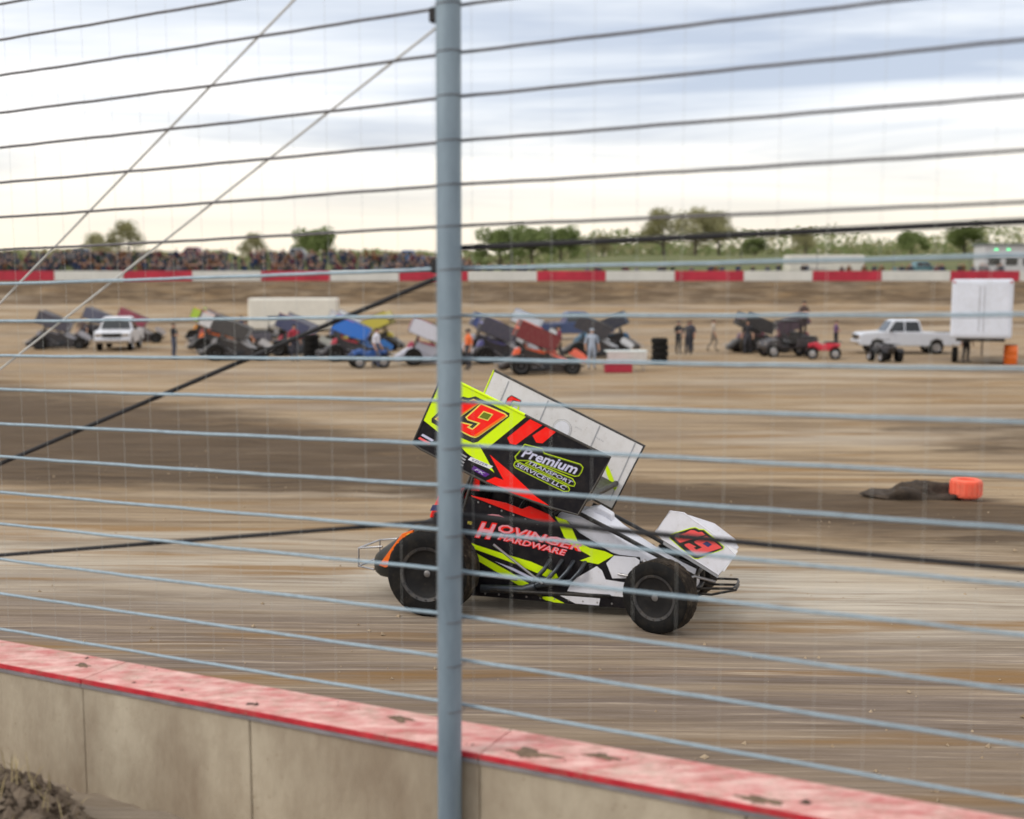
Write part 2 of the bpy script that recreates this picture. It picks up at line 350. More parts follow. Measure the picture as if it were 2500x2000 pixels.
# ------------------------------------------------------------------ catch fence
M_POST = mat('post_galvanised', (.14, .195, .25), .55, .2, col2=(.27, .35, .42), vscale=4, bump=.001, bscale=60, stretch=(1, 1, .25))
M_CABLE = mat('cable_galvanised', (.27, .36, .43), .5, .35, var=.15, vscale=20)
M_STRAP = mat('black_strap', (.010, .010, .013), .75, var=.3, vscale=8)
CAB = [4.965, 4.793, 4.62, 4.445, 4.268, 4.081, 3.905, 3.726, 3.548, 3.379, 3.202, 3.005, 2.822, 2.642, 2.456, 2.277, 2.082, 1.907, 1.708, 1.515, 1.313]
def build_fence():
    F = empty('catch_fence', fpt(0, 0, .45), 0, 'tall steel cable catch fence with grey posts beside the trackside wall', 'fence'); base = Vector(F.location)
    rel = lambda t, n, z: Vector(fpt(t, n, z)) - base
    for t in (-5.4, 0, 5.4):
        mb = MB(); a = rel(t, 0, .40 - FS * t if t else .40); a.z = -.1
        pts = [a, a + Vector((.012, 0, 2.0)), a + Vector((.022, 0, 5.4))]
        mb.tube(pts, .052, 24)
        p = mb.build('post', M_POST, F, 60)
        mb = MB()
        mb.tube([pts[2] + Vector((0, 0, .0)), pts[2] + Vector((0, 0, .03))], [.053, .045], 20); mb.build('post_cap', M_POST, p, 40)
        for zc in CAB:          # wire clips holding each cable to the post
            mb = MB(); c = rel(t, .052, zc); mb.tube([c + Vector((FU.x, FU.y, 0)) * -.03, c + Vector((FU.x, FU.y, 0)) * .03], .0125, 8); mb.build('cable_clip', M_POST, p, 50)
            mb = MB(); c = Vector((pts[0].x + .018, pts[0].y, rel(t, 0, zc).z)); mb.tube([c + Vector((.0535 * math.cos(a), .0535 * math.sin(a), .004 * math.cos(a))) for a in [2 * math.pi * k / 20 for k in range(20)]], .0024, 6, closed=True); mb.build('tie_band', M_CABLE2, p, 60)
    for i, z in enumerate(CAB):
        mb = MB(); pts = []; ph = random.uniform(0, 6)
        for k in range(111):
            t = -6.2 + 12.4 * k / 110; u = (t % 5.4) / 5.4
            sag = -.012 * 4 * u * (1 - u); off = .056
            wob = .0009 * math.sin(t * 9 + ph) + .0007 * math.sin(t * 23 + ph * 2)
            pts.append(rel(t, off, z + sag + wob + .005))
        mb.tube(pts, .0068 if z > 3.25 else .0078, 8); mb.build('cable', M_CABLE if z < 3.25 else M_CABLE2, F, 60)  # upper cables darker and thinner: backlit look against the sky put in
    # thin vertical tie wires that keep the cables apart
    for k in range(-30, 31):
        t = k * .182 + .09
        mb = MB(); mb.tube([rel(t, .066, 1.30), rel(t, .066, 3.2), rel(t, .066, 5.0)], .0006, 4); mb.build('tie_wire', M_WIRE, F)
    # black straps: two level rails on the right bay, one brace low on the left, diagonal brace cables
    def strap(name, a, b, r, m, sag=.0):
        mb = MB(); A, B = rel(*a), rel(*b); mb.tube([A.lerp(B, i / 24) + Vector((0, 0, -sag * 4 * (i / 24) * (1 - i / 24))) for i in range(25)], r, 10); mb.build(name, m, F, 60)
    strap('black_rail', (-.06, .085, 3.292), (5.4, .085, 3.335), .0125, M_STRAP)
    strap('black_rail', (0, .085, 2.150), (5.4, .085, 2.085), .0125, M_STRAP)
    strap('black_rail', (-5.35, .085, 1.36), (0, .085, 2.13), .0105, M_STRAP)
    strap('brace_cable', (-5.35, .085, 1.37), (0, .085, 3.20), .0115, M_STRAP)
    strap('brace_cable', (-5.35, .085, 1.38), (0, .085, 4.25), .0055, M_PALE)
    strap('brace_cable', (-5.35, .085, 1.39), (0, .085, 4.95), .0055, M_PALE)
    for z in (4.24, 3.22, 2.14):
        mb = MB(); c = rel(-.055, .03, z); mb.box(c, (.05, .04, .06), rz=-.466); mb.build('brace_clamp', M_STRAP, F, bevel=.006)
    return F
M_CABLE2 = mat('cable_backlit_tone', (.12, .115, .125), .6, .3, var=.2, vscale=20); M_PALE = mat('brace_wire_pale', (.55, .56, .55), .6); M_WIRE = mat('tie_wire', (.46, .48, .47), .6, .3)  # dark cable tone: backlit look painted on upper cables; also tie bands, far posts
build_fence()

# ------------------------------------------------------------------ winged sprint car
WX, WZ, RAKE, WL, WH = .7391, 1.5776, .4178, 1.7729, .7238
cR, sR = math.cos(RAKE), math.sin(RAKE)
def wp(a, b, y): return Vector((WX + a * cR + b * sR, y, WZ - a * sR + b * cR))
def text_mesh(txt, size, shear=0., bold=0.):
    cu = bpy.data.curves.new('lettering', 'FONT'); cu.body = txt; cu.size = size; cu.shear = shear; cu.offset = bold; cu.resolution_u = 2; cu.fill_mode = 'FRONT'
    o = bpy.data.objects.new('lettering', cu); COL.objects.link(o); dg = bpy.context.evaluated_depsgraph_get(); ev = o.evaluated_get(dg)
    me = ev.to_mesh(); vs = [v.co.copy() for v in me.vertices]; fs = [tuple(p.vertices) for p in me.polygons]; ev.to_mesh_clear()
    bpy.data.objects.remove(o); bpy.data.curves.remove(cu); return vs, fs
def letter(name, txt, fn, p0, p1, height, m, parent, shear=0., bold=0., w=0.):
    # lettering whose baseline runs from p0 to p1 on the surface fn(u, v, w), squeezed to fit
    vs, fs = text_mesh(txt, 1., shear, bold)
    x0 = min(v.x for v in vs); x1 = max(v.x for v in vs); y0 = min(v.y for v in vs); y1 = max(v.y for v in vs)
    d = Vector(p1) - Vector(p0); n = Vector((-d.y, d.x)).normalized()
    pts = []
    for v in vs:
        q = Vector(p0) + d * ((v.x - x0) / (x1 - x0)) + n * (height * (v.y - y0) / (y1 - y0)); pts.append(fn(q.x, q.y, w))
    mb = MB(); mb.add(pts, fs); return mb.build(name, m, parent)
NUM_ONE = [(-.607, .223), (-.546, .238), (-.509, .278), (-.446, .276), (-.648, -.061), (-.776, -.049), (-.676, .115), (-.665, .15), (-.650, .19)]
NUM_NINE = [(-.427, .276), (-.18, .290), (-.151, .282), (-.324, -.005), (-.348, -.034), (-.393, -.044), (-.567, -.045), (-.585, -.03), (-.544, .028), (-.434, .054), (-.454, .021), (-.404, .022), (-.366, .102), (-.482, .084), (-.506, .097), (-.45, .218)]
NUM_HOLE = [(-.371, .22), (-.285, .232), (-.303, .165), (-.395, .15)]
NUM_BACK = [(-.618, .259), (-.561, .271), (-.507, .314), (-.139, .314), (-.131, .283), (-.31, -.063), (-.346, -.092), (-.503, -.103), (-.685, -.103), (-.801, -.099), (-.816, -.064), (-.784, .005), (-.662, .205)]
def inset(poly, d):
    n = len(poly); A = sum(poly[i][0] * poly[(i + 1) % n][1] - poly[(i + 1) % n][0] * poly[i][1] for i in range(n)); sg = 1 if A > 0 else -1; out = []
    for i in range(n):
        p, a, b = Vector(poly[i]), Vector(poly[i - 1]), Vector(poly[(i + 1) % n])
        e1 = (p - a).normalized(); e2 = (b - p).normalized(); n1 = Vector((-e1.y, e1.x)) * sg; n2 = Vector((-e2.y, e2.x)) * sg
        bi = n1 + n2; l = bi.length
        bi = n1 if l < .2 else bi / l
        k = d / max(.45, bi.dot(n1)); out.append(tuple(p + bi * k))
    return out

def wheel(name, parent, r, width, c, side, steer=0., cover=True):
    # side -1: outer face toward -Y (car's right); built about the local Y axis
    W = empty(name, c); W.parent = parent; W.rotation_euler = (0, 0, steer); h = width / 2; s = side; rr = r * .58
    prof = [(rr, -h * .86), (rr * 1.10, -h * .96), (r * .80, -h), (r * .93, -h * .93), (r * .985, -h * .82), (r, -h * .55), (r * 1.006, 0), (r, h * .55), (r * .985, h * .82), (r * .93, h * .93), (r * .80, h), (rr * 1.10, h * .96), (rr, h * .86)]
    mis = [0, 0, 0, 0, 1, 1, 1, 1, 0, 0, 0, 0]
    mb = MB(); mb.lathe(prof, 56, mis=mis)
    # tread blocks, cut as shallow grooves between raised lugs
    nb = 30
    for k in range(nb):
        for j, yy in enumerate((-.58, -.20, .20, .58)):
            a = 2 * math.pi * (k + .5 * (j % 2)) / nb; da = 2 * math.pi / nb * .34; y0, y1 = h * (yy - .165), h * (yy + .165)
            q = []
            for rad in (r * .99, r * 1.009):
                for (aa, y_) in ((a - da, y0), (a + da, y0), (a + da, y1), (a - da, y1)): q.append((rad * math.cos(aa), y_, rad * math.sin(aa)))
            mb.add(q, [(4, 5, 6, 7), (0, 1, 5, 4), (1, 2, 6, 5), (2, 3, 7, 6), (3, 0, 4, 7)], 1)
    ty = mb.build('tyre', [M_RUB, M_TREAD], W, 35)
    mb = MB(); mb.lathe([(rr * 1.02, s * h * .84), (rr * .97, s * h * .80), (rr * .93, s * h * .55), (rr * .90, s * h * .25), (rr * .45, s * h * .10), (rr * .30, s * h * .18), (.04, s * h * .20)], 40)
    mb.lathe([(rr * 1.0, -s * h * .84), (rr * .92, -s * h * .5), (rr * .90, s * h * .25)], 40); rim = mb.build('rim', M_RIM, W, 40)
    mb = MB(); mb.lathe([(rr * .95, s * h * .85), (rr * .97, s * h * .92), (rr * 1.09, s * h * .965), (rr * 1.10, s * h * .93), (rr * 1.0, s * h * .84)], 48)
    ring = mb.build('beadlock_ring', M_RING, W, 40)
    for k in range(16):
        a = 2 * math.pi * k / 16; mb = MB(); mb.tube([(rr * 1.03 * math.cos(a), s * h * .93, rr * 1.03 * math.sin(a)), (rr * 1.03 * math.cos(a), s * h * 1.0, rr * 1.03 * math.sin(a))], .007, 6); mb.build('bolt', M_RING, ring)
    if cover:
        mb = MB(); mb.lathe([(rr * .97, s * h * .86), (rr * .80, s * h * .80), (rr * .50, s * h * .76), (rr * .22, s * h * .78), (.001, s * h * .79)], 40); mb.build('wheel_cover', M_RIM, W, 30)
    mb = MB(); mb.lathe([(.032, s * h * .1), (.032, s * h * .80), (.018, s * h * .83), (.0, s * h * .83)], 16); mb.build('hub', M_ENG, W, 40)
    return W

def sprint_car(name, label, group, P, detail=False):
    C = empty(name, (0, 0, 0), 0, label, 'race car', group)
    # --- wheels
    wheel('wheel', C, .405, .44, (0, -.76, .405), -1); wheel('wheel', C, .365, .38, (0, .70, .365), 1)
    wheel('wheel', C, .325, .25, (2.16, -.735, .325), -1, R(-17)); wheel('wheel', C, .325, .25, (2.16, .70, .325), 1, R(-17))
    # --- axles and suspension
    mb = MB(); mb.tube([(0, -.70, .40), (0, .66, .37)], .038, 12); mb.tube([(0, -.12, .39), (0, .12, .39)], [.13, .13], 16); mb.build('rear_axle', M_ENG, C, 50)
    mb = MB(); mb.tube([(2.16, -.64, .33), (2.16, .62, .33)], .03, 10); mb.build('front_axle', M_STEEL, C, 50)
    for s in (-1, 1):
        mb = MB(); mb.tube([(.49, s * .45, .632), (.985, s * .45, .29)], .013, 8); mb.build('radius_rod', M_STEEL, C, 50)
        mb = MB(); mb.tube([(0, s * .52, .36), (.72, s * .40, .30)], .014, 8); mb.build('radius_rod', M_STEEL, C, 50)
        mb = MB(); mb.tube([(2.16, s * .45, .33), (2.42, s * .40, .455), (2.60, s * .36, .41)], .014, 8); mb.tube([(2.16, s * .5, .40), (1.7, s * .38, .42)], .012, 8); mb.build('front_arm', M_STEEL, C, 50)
        mb = MB(); mb.tube([(-.02, s * .46, .42), (.06, s * .40, .66)], .028, 10); mb.tube([(.06, s * .40, .66), (.11, s * .37, .82)], .014, 8); mb.build('shock', M_STEEL, C, 50)
        mb = MB(); mb.tube([(2.13, s * .42, .34), (1.93, s * .34, .56)], .022, 10); mb.build('shock', M_STEEL, C, 50)
        # nerf bar
        mb = MB(); mb.tube([(.42, s * .36, .16), (.50, s * .50, .20), (.62, s * .54, .21), (1.30, s * .54, .23), (1.55, s * .46, .22), (1.62, s * .36, .20)], .017, 8)
        mb.tube([(.95, s * .54, .22), (.95, s * .36, .14)], .014, 8); mb.build('nerf_bar', M_TUBE, C, 50)
    # --- frame and roll cage
    mb = MB()
    for s in (-1, 1):
        mb.tube([(-.35, s * .30, .30), (.1, s * .33, .13), (1.75, s * .32, .13), (2.40, s * .27, .26)], .019, 8)
        mb.tube([(.05, s * .33, .62), (.18, s * .35, 1.05), (.24, s * .27, 1.36), (.62, s * .27, 1.30), (1.02, s * .33, .93), (1.50, s * .33, .62), (2.40, s * .27, .40)], .019, 8)
        mb.tube([(.10, s * .33, .14), (.05, s * .33, .62), (-.45, s * .28, .50)], .019, 8)
        mb.tube([(.24, s * .27, 1.36), (-.05, s * .31, .70)], .019, 8)
        mb.tube([(2.40, s * .27, .26), (2.40, s * .27, .42)], .019, 8)
        mb.tube([(1.28, s * .30, .965), (1.70, s * .30, .775), (2.06, s * .28, .595), (2.40, s * .27, .42)], .021, 8)
    for p in ((.24, 1.36), (.62, 1.30), (1.02, .93), (2.40, .42), (2.40, .26)): mb.tube([(p[0], -.27, p[1]), (p[0], .27, p[1])], .019, 8)
    mb.build('roll_cage', M_TUBE, C, 60)
    # --- bodywork
    side = [(.04, .10), (.04, .72), (.17, 1.065), (.25, 1.07), (.60, .955), (.91, .868), (1.05, .86), (1.08, .925), (1.19, .895), (1.32, .78), (1.66, .60), (1.90, .59), (1.93, .40), (1.80, .095)]
    for s in (-1, 1):
        sf = lambda a, b, w, s=s: Vector((a, s * (.352 + w), b))
        sp = MB().prism(side, sf, 0, .008).build('side_panel', P['body'], C, bevel=.003)
        rs = [(.225, 1.085), (.587, 1.030), (.751, .979), (.821, 1.013), (1.018, .943), (1.083, .877), (1.033, .858), (.914, .868), (.602, .956), (.245, 1.071)]
        MB().prism(rs, sf, .010, .026).build('arm_guard', P['accent'], C, bevel=.004)
        if detail:
            k = 0
            def dec(nm, poly, m, w): MB().prism(poly, sf, w, w + .0012).build(nm, m, sp)
            dec('stripe', [(1.075, .925), (1.189, .896), (1.225, .854), (1.142, .835), (1.118, .86)], M_LIME, .0095)
            dec('stripe', [(1.118, .845), (1.242, .825), (1.299, .702), (1.42, .645), (1.562, .624), (1.650, .590), (1.503, .496), (1.325, .519), (1.431, .566), (1.25, .655), (1.168, .734)], M_LIME, .0095)
            dec('stripe', [(.12, .66), (.283, .60), (.531, .541), (.838, .475), (1.088, .389), (1.134, .306), (1.054, .318), (.695, .439), (.421, .516), (.12, .60)], M_LIME, .0095)
            dec('stripe', [(.12, .605), (.279, .52), (.605, .372), (.868, .239), (.733, .229), (.441, .377), (.12, .535)], M_LIME, .0095)
            dec('stripe', [(.472, .454), (.659, .402), (.903, .306), (.948, .241), (.786, .324), (.623, .39)], M_LAV, .0095)
            dec('stripe', [(.932, .144), (1.056, .150), (1.181, .098), (1.08, .098), (.986, .114)], M_LIME, .0095)
            dec('nose_panel_print', [(1.489, .477), (1.541, .439), (1.577, .356), (1.80, .338), (1.79, .201), (1.205, .217), (1.256, .324)], M_WHITE, .0095)
            dec('nose_panel_print', [(1.655, .588), (1.86, .585), (1.90, .56), (1.868, .39), (1.640, .372), (1.60, .468), (1.58, .512)], M_WHITE, .0095)
            dec('nose_panel_print', [(1.127, .172), (1.528, .172), (1.515, .104), (1.286, .104)], M_WHITE, .0095)
            dec('print', [(.39, .900), (.44, .912), (.51, .908), (.57, .884), (.50, .893)], M_PINK, .0095)
            fx = (lambda a, b, w, s=s: Vector((a, s * (.352 + w), b))) if s < 0 else (lambda a, b, w: Vector((1.62 - a, .352 + w, b)))
            if s < 0:
                letter('lettering', 'H', sf, (.262, .672), (.485, .655), .172, M_RED, sp, .35, .075, .0098); letter('lettering', 'H', sf, (.275, .678), (.475, .663), .150, M_PINK, sp, .35, .03, .0112)
                for w_, m_, bo, dz in ((.0098, M_RED, .075, 0), (.0112, M_PINK, .012, .004)):
                    letter('lettering', 'OVINGER', sf, (.50, .742 + dz), (1.335, .600 + dz), .085, m_, sp, .25, bo, w_)
                    letter('lettering', 'HARDWARE', sf, (.50, .668 + dz), (1.19, .548 + dz), .060, m_, sp, .25, bo, w_)
                letter('lettering', 'MSD', sf, (.19, .80), (.235, .795), .03, M_YELLOW, sp, .2, .0, .0112)
            else:
                letter('lettering', 'HOVINGER', fx, (.30, .68), (1.25, .60), .12, M_PINK, sp, .25, .02, .0098)
        if detail:
            rv = None
            for a, b in [(.10 + .14 * k, .13) for k in range(12)] + [(.07, .20 + .11 * k) for k in range(5)] + [(.30 + .12 * k, 1.02 - .035 * k) for k in range(6)] + [(1.78, .2 + .09 * k) for k in range(3)]:
                if rv is None: mb = MB(); mb.tube([sf(0, 0, .008), sf(0, 0, .013)], [.011, .008], 8); rv = mb.mesh('rivet', M_STEEL, 40)
                o = bpy.data.objects.new('rivet', rv); COL.objects.link(o); o.parent = sp; o.location = (a, 0, b)
    # hood and nose
    def ring(x, zt, zb, w, rt=.55):
        return [Vector((x, -w, zb)), Vector((x, -w, zb + (zt - zb) * .62)), Vector((x, -w * .86, zb + (zt - zb) * .88)), Vector((x, -w * .5, zt)), Vector((x, w * .5, zt)), Vector((x, w * .86, zb + (zt - zb) * .88)), Vector((x, w, zb + (zt - zb) * .62)), Vector((x, w, zb))]
    MB().loft([ring(1.06, .93, .60, .33), ring(1.22, .965, .55, .325), ring(1.38, .955, .50, .32), ring(1.50, .905, .45, .31), ring(1.64, .80, .40, .30), ring(1.80, .70, .34, .28), ring(2.02, .575, .28, .25), ring(2.22, .48, .26, .22), ring(2.38, .42, .27, .19)]).build('hood', P['nose'], C, 40, bevel=.006)
    mb = MB(); mb.loft([[Vector((1.30, y, .972)) for y in (-.10, .10)] + [Vector((1.30, .10, .94)), Vector((1.30, -.10, .94))], [Vector((1.42, y, 1.00)) for y in (-.09, .09)] + [Vector((1.42, .09, .93)), Vector((1.42, -.09, .93))], [Vector((1.56, y, .93)) for y in (-.07, .07)] + [Vector((1.56, .07, .86)), Vector((1.56, -.07, .86))]]); mb.build('hood_scoop', P['nose'], C, bevel=.02)
    # tail tank
    def tring(x, zt, zb, w):
        o = []
        for k in range(16):
            a = 2 * math.pi * k / 16; ca, sa = math.cos(a), math.sin(a)
            o.append(Vector((x, w * (abs(ca) ** .6) * (1 if ca > 0 else -1), (zt + zb) / 2 + (zt - zb) / 2 * (abs(sa) ** .6) * (1 if sa > 0 else -1))))
        return o
    tl = MB().loft([tring(-.90, .36, .26, .10), tring(-.875, .41, .20, .20), tring(-.80, .47, .165, .27), tring(-.66, .57, .15, .30), tring(-.48, .70, .20, .31), tring(-.30, .80, .30, .31), tring(-.14, .86, .40, .30), tring(.0, .90, .5, .27)]).build('tail_tank', P['tail'], C, 40)
    if detail:
        for s in (-1, 1):
            f2 = lambda a, b, w, s=s: Vector((a, s * (.315 + w), b))
            MB().prism([(-.52, .655), (-.40, .70), (-.40, .60), (-.62, .33), (-.70, .30), (-.77, .32)], f2, -.03, .004).build('tail_stripe', M_ORANGE, tl, bevel=.004)
            MB().prism([(-.46, .655), (-.43, .668), (-.50, .575), (-.53, .575)], f2, .004, .006).build('tail_stripe', M_YELLOW, tl)
    MB().loft([[Vector((-.30, -.14, .80)), Vector((-.30, .14, .80)), Vector((-.29, .14, .84)), Vector((-.29, -.14, .84))], [Vector((-.14, -.20, .82)), Vector((-.14, .20, .82)), Vector((-.17, .20, 1.06)), Vector((-.17, -.20, 1.06))], [Vector((.05, -.23, .84)), Vector((.05, .23, .84)), Vector((.02, .23, 1.10)), Vector((.02, -.23, 1.10))]]).build('headrest_fairing', P['accent'], C, bevel=.015)
    if detail:
        for s in (-1, 1): MB().prism([(-.235, .945), (-.10, .955), (-.08, .90), (-.262, .885)], lambda a, b, w, s=s: Vector((a, s * (.212 + w), b)), 0, .004).build('fairing_print', M_NAVY, C)
    # cockpit
    MB().box((.10, 0, .62), (.10, .42, .78), ry=R(-12)).build('seat', M_TUBE, C, bevel=.04)
    for s in (-1, 1): MB().prism([(.20, 1.12), (.29, 1.12), (.29, 1.275), (.205, 1.30)], lambda a, b, w, s=s: Vector((a, s * (.285 + w), b)), 0, .012).build('head_guard', P['accent'], C, bevel=.004)
    ring_pts = [Vector((.62 + .06 * math.sin(a), .17 * math.cos(a), .86 + .16 * math.sin(a))) for a in [2 * math.pi * k / 24 for k in range(24)]]
    mb = MB(); mb.tube(ring_pts, .014, 8, closed=True); mb.tube([(.62, -.16, .86), (.62, .16, .86)], .010, 6); mb.tube([(.62, 0, .86), (.95, 0, .74)], .012, 6); mb.build('steering_wheel', M_TUBE, C, 60)
    # engine
    mb = MB(); mb.box((1.25, 0, .42), (.52, .38, .36)); mb.box((1.25, -.20, .58), (.50, .16, .12), 0); mb.box((1.25, .20, .58), (.50, .16, .12)); mb.build('engine', M_ENG, C, bevel=.02)
    for s in (-1, 1):
        for k in range(4):
            x = 1.05 + k * .115
            mb = MB(); mb.tube([(x, s * .25, .53), (x - .02, s * .37, .50), (x - .06, s * .42, .42), (x - .14, s * .42, .33), (.86, s * .41, .24)], .021, 8); mb.build('exhaust_header', M_EXH, C, 60)
        mb = MB(); mb.tube([(.90, s * .41, .25), (.78, s * .42, .21), (.36, s * .42, .19)], .042, 12); mb.build('exhaust_pipe', M_EXH, C, 60)
    # bumpers
    mb = MB(); mb.tube([(-.76, -.26, .50), (-1.02, -.26, .467), (-1.02, -.26, .283), (-.85, -.26, .26)], .011, 8); mb.tube([(-.76, .26, .50), (-1.02, .26, .467), (-1.02, .26, .283), (-.85, .26, .26)], .011, 8); mb.tube([(-1.02, -.26, .467), (-1.02, .26, .467)], .011, 8); mb.tube([(-1.02, -.26, .283), (-1.02, .26, .283)], .011, 8); mb.build('rear_bumper', M_STEEL, C, 60)
    mb = MB(); mb.tube([(2.38, -.22, .30), (2.56, -.24, .32), (2.74, -.22, .33), (2.76, -.10, .33), (2.76, .10, .33), (2.74, .22, .33), (2.56, .24, .32), (2.38, .22, .30)], .012, 8); mb.tube([(2.38, -.22, .26), (2.55, -.24, .262), (2.76, -.12, .298), (2.76, .12, .298), (2.55, .24, .262), (2.38, .22, .26)], .012, 8); mb.build('front_bumper', M_TUBE, C, 60)
    # --- top wing
    foil = []
    for y in [-.752 + 1.504 * i / 12 for i in range(13)]:
        up = []; lo = []
        for k in range(13):
            u = k / 12; a = .80 - 1.62 * u; th = .06 * (1.8 * math.sqrt(max(u, 0)) * (1 - u) + .02); cb = -.14 - .10 * math.sin(math.pi * min(1, u * .9)) + .14 * u * u
            up.append(wp(a, cb + th, y)); lo.append(wp(a, cb - th * .35, y))
        foil.append(up + lo[::-1])
    MB().loft(foil).build('wing_foil', P.get('foil', P['wing_in']), C, 40)
    mb = MB(); mb.tube([wp(.80, -.135, -.752), wp(.80, -.135, .752)], .03, 10); mb.build('wing_leading_edge', P.get('foil', P['trim']), C, 60)
    MB().add([wp(-.82, -.05, -.752), wp(-.82, -.05, .752), wp(-.83, .06, .752), wp(-.83, .06, -.752), wp(-.826, -.05, -.752), wp(-.826, -.05, .752), wp(-.836, .06, .752), wp(-.836, .06, -.752)], [(0, 1, 2, 3), (7, 6, 5, 4), (0, 4, 5, 1), (2, 6, 7, 3), (0, 3, 7, 4), (1, 5, 6, 2)]).build('wicker_bill', P['trim'], C)
    for s in (-1, 1):
        if s < 0: pl = [(-.886, .362), (.886, .362), (.872, .15), (.836, -.245), (.56, -.305), (.10, -.37), (-.30, -.375), (-.80, -.378), (-.893, -.36)]
        else: pl = [(-.893, .368), (.905, .350), (.880, -.40), (-.893, -.37)]
        wf = lambda a, b, w, s=s: wp(a, b, s * (.756 + w))
        sp = MB().prism(pl, wf, 0, .006, 0).build('wing_side_panel', P['wing'] if s < 0 else [P['wing_far']], C)
        # inner skin of the panel
        MB().prism(inset(pl, .012), wf, -.0035, -.0005).build('inner_skin', P['wing_in'], sp)
        cl = pl + [pl[0]]
        top = MB(); top.tube([wf(-.89, pl[0][1], .004), wf(0, pl[0][1] * .5 + pl[1][1] * .5, .004)], .014, 8); top.build('edge_rail', P['trim'] if s < 0 else M_EDGE, sp, 60)
        top = MB(); top.tube([wf(0, pl[0][1] * .5 + pl[1][1] * .5, .004)] + [wf(a, b, .004) for a, b in pl[1:]], .012, 8); top.build('edge_rail', M_EDGE, sp, 60)
        top = MB(); top.tube([wf(*pl[-1], .004), wf(*pl[0], .004)], .011, 8); top.build('edge_rail', P['trim'] if s > 0 else M_EDGE, sp, 60)
        if detail and s < 0:
            def dec(nm, poly, m, w): return MB().prism(poly, wf, w, w + .0014).build(nm, m, sp)
            dec('lime_field', [(-.878, .352), (.021, .352), (.012, .345), (-.196, -.069), (-.29, -.08), (-.045, -.252), (-.362, -.207), (-.472, -.172), (-.659, -.161), (-.884, -.115)], M_LIME, .0065)
            dec('number_backing', NUM_BACK, M_CHAR, .0085)
            dec('number_outline', inset(NUM_ONE, -.007), M_YELLOW, .0105); dec('number_outline', inset(NUM_NINE, -.007), M_YELLOW, .0105)
            dec('number', inset(NUM_ONE, .006), M_RED, .0125); dec('number', inset(NUM_NINE, .006), M_RED, .0125)
            dec('number_shade', [(-.178, .276), (-.160, .270), (-.330, -.008), (-.352, -.030), (-.372, -.028), (-.350, .0)], M_ORANGE, .0145)
            dec('number_shade', [(-.458, .268), (-.452, .262), (-.655, -.055), (-.672, -.052)], M_ORANGE, .0145)
            dec('number_outline', inset(NUM_HOLE, -.006), M_YELLOW, .0145); dec('number_hole', inset(NUM_HOLE, .004), M_OLIVE, .0165)
            dec('red_bar', [(.061, .350), (.190, .350), (.036, .074), (-.02, .06), (-.067, .097)], M_RED, .0065)
            dec('red_bar', [(.225, .350), (.330, .350), (.261, .201), (.205, .18), (.144, .223)], M_RED, .0065)
            dec('red_arrow', [(-.154, -.12), (.078, -.174), (.415, -.274), (.556, -.292), (.336, -.328), (.209, -.345), (-.085, -.360), (-.021, -.286), (.065, -.275)], M_RED, .0065)
            L1 = [(.108, .12), (.28, .157), (.315, .13), (.661, .188), (.699, .171), (.703, .124), (.694, .079), (.657, .056), (.414, .029), (.229, .001), (.101, -.058), (.07, -.03), (.085, .016)]
            L2 = [(.224, .006), (.651, .036), (.695, .006), (.694, -.028), (.655, -.040), (.185, -.043)]
            L3 = [(.114, -.054), (.64, -.048), (.669, -.065), (.669, -.092), (.628, -.115), (.118, -.123), (.092, -.106), (.092, -.07)]
            for L_ in (L1, L2, L3):
                dec('badge_outline', L_, M_LIME, .0065); dec('badge_ring', inset(L_, .005), M_OLIVE, .0082); dec('badge_field', inset(L_, .014), M_BLACK, .0098)
            letter('lettering', 'Premium', wf, (.125, -.002), (.665, .080), .095, M_LAV, sp, .3, .025, .0116)
            letter('lettering', 'TRANSPORT', wf, (.215, -.032), (.670, -.022), .034, M_LAV, sp, .2, .012, .0116)
            letter('lettering', 'SERVICES LLC', wf, (.115, -.104), (.635, -.094), .038, M_LAV, sp, .2, .012, .0116)
            dec('sticker', [(-.312, -.221), (-.079, -.204), (-.099, -.241), (-.329, -.259)], M_WHITE, .0082)
            letter('lettering', 'KEIZER', wf, (-.29, -.250), (-.13, -.232), .022, M_NAVY, sp, .2, .01, .0102)
            dec('sticker', [(-.252, -.284), (-.078, -.287), (-.107, -.331), (-.259, -.323)], M_PURPLE, .0082)
            letter('lettering', 'FK', wf, (-.23, -.318), (-.12, -.320), .024, M_LAV, sp, .3, .01, .0102)
            for i in range(4): dec('sticker', [(-.50 + .0, -.225 - i * .030), (-.345, -.235 - i * .030), (-.352, -.250 - i * .030), (-.50, -.240 - i * .030)], M_GREYP, .0082)
            dec('sticker', [(-.836, -.235), (-.711, -.240), (-.720, -.262), (-.846, -.258)], M_LAV, .0082); dec('sticker', [(-.850, -.275), (-.725, -.280), (-.735, -.304), (-.862, -.298)], M_CORAL, .0082)
        if detail and s > 0:
            def dci(nm, poly, m, w): return MB().prism(poly, wf, -w, -w - .0014).build(nm, m, sp)
            dci('lime_flash', [(.585, .02), (.64, .0), (.70, -.05), (.83, -.17), (.82, -.21), (.76, -.17), (.672, -.092)], M_LIME, .005)
            dci('emblem', [(-.632, .06), (-.635, .166), (-.606, .213), (-.486, .210), (-.478, .185), (-.56, .165), (-.585, .06)], M_CHAR, .005)
            dci('emblem', [(-.622, .06), (-.625, .162), (-.600, .203), (-.492, .202), (-.488, .188), (-.57, .172), (-.592, .06)], M_RED, .0066)
            dci('emblem', [(-.575, .06), (-.560, .150), (-.490, .160), (-.470, .130), (-.462, .06), (-.478, .06), (-.492, .135), (-.545, .135), (-.558, .06)], M_LIME, .0066)
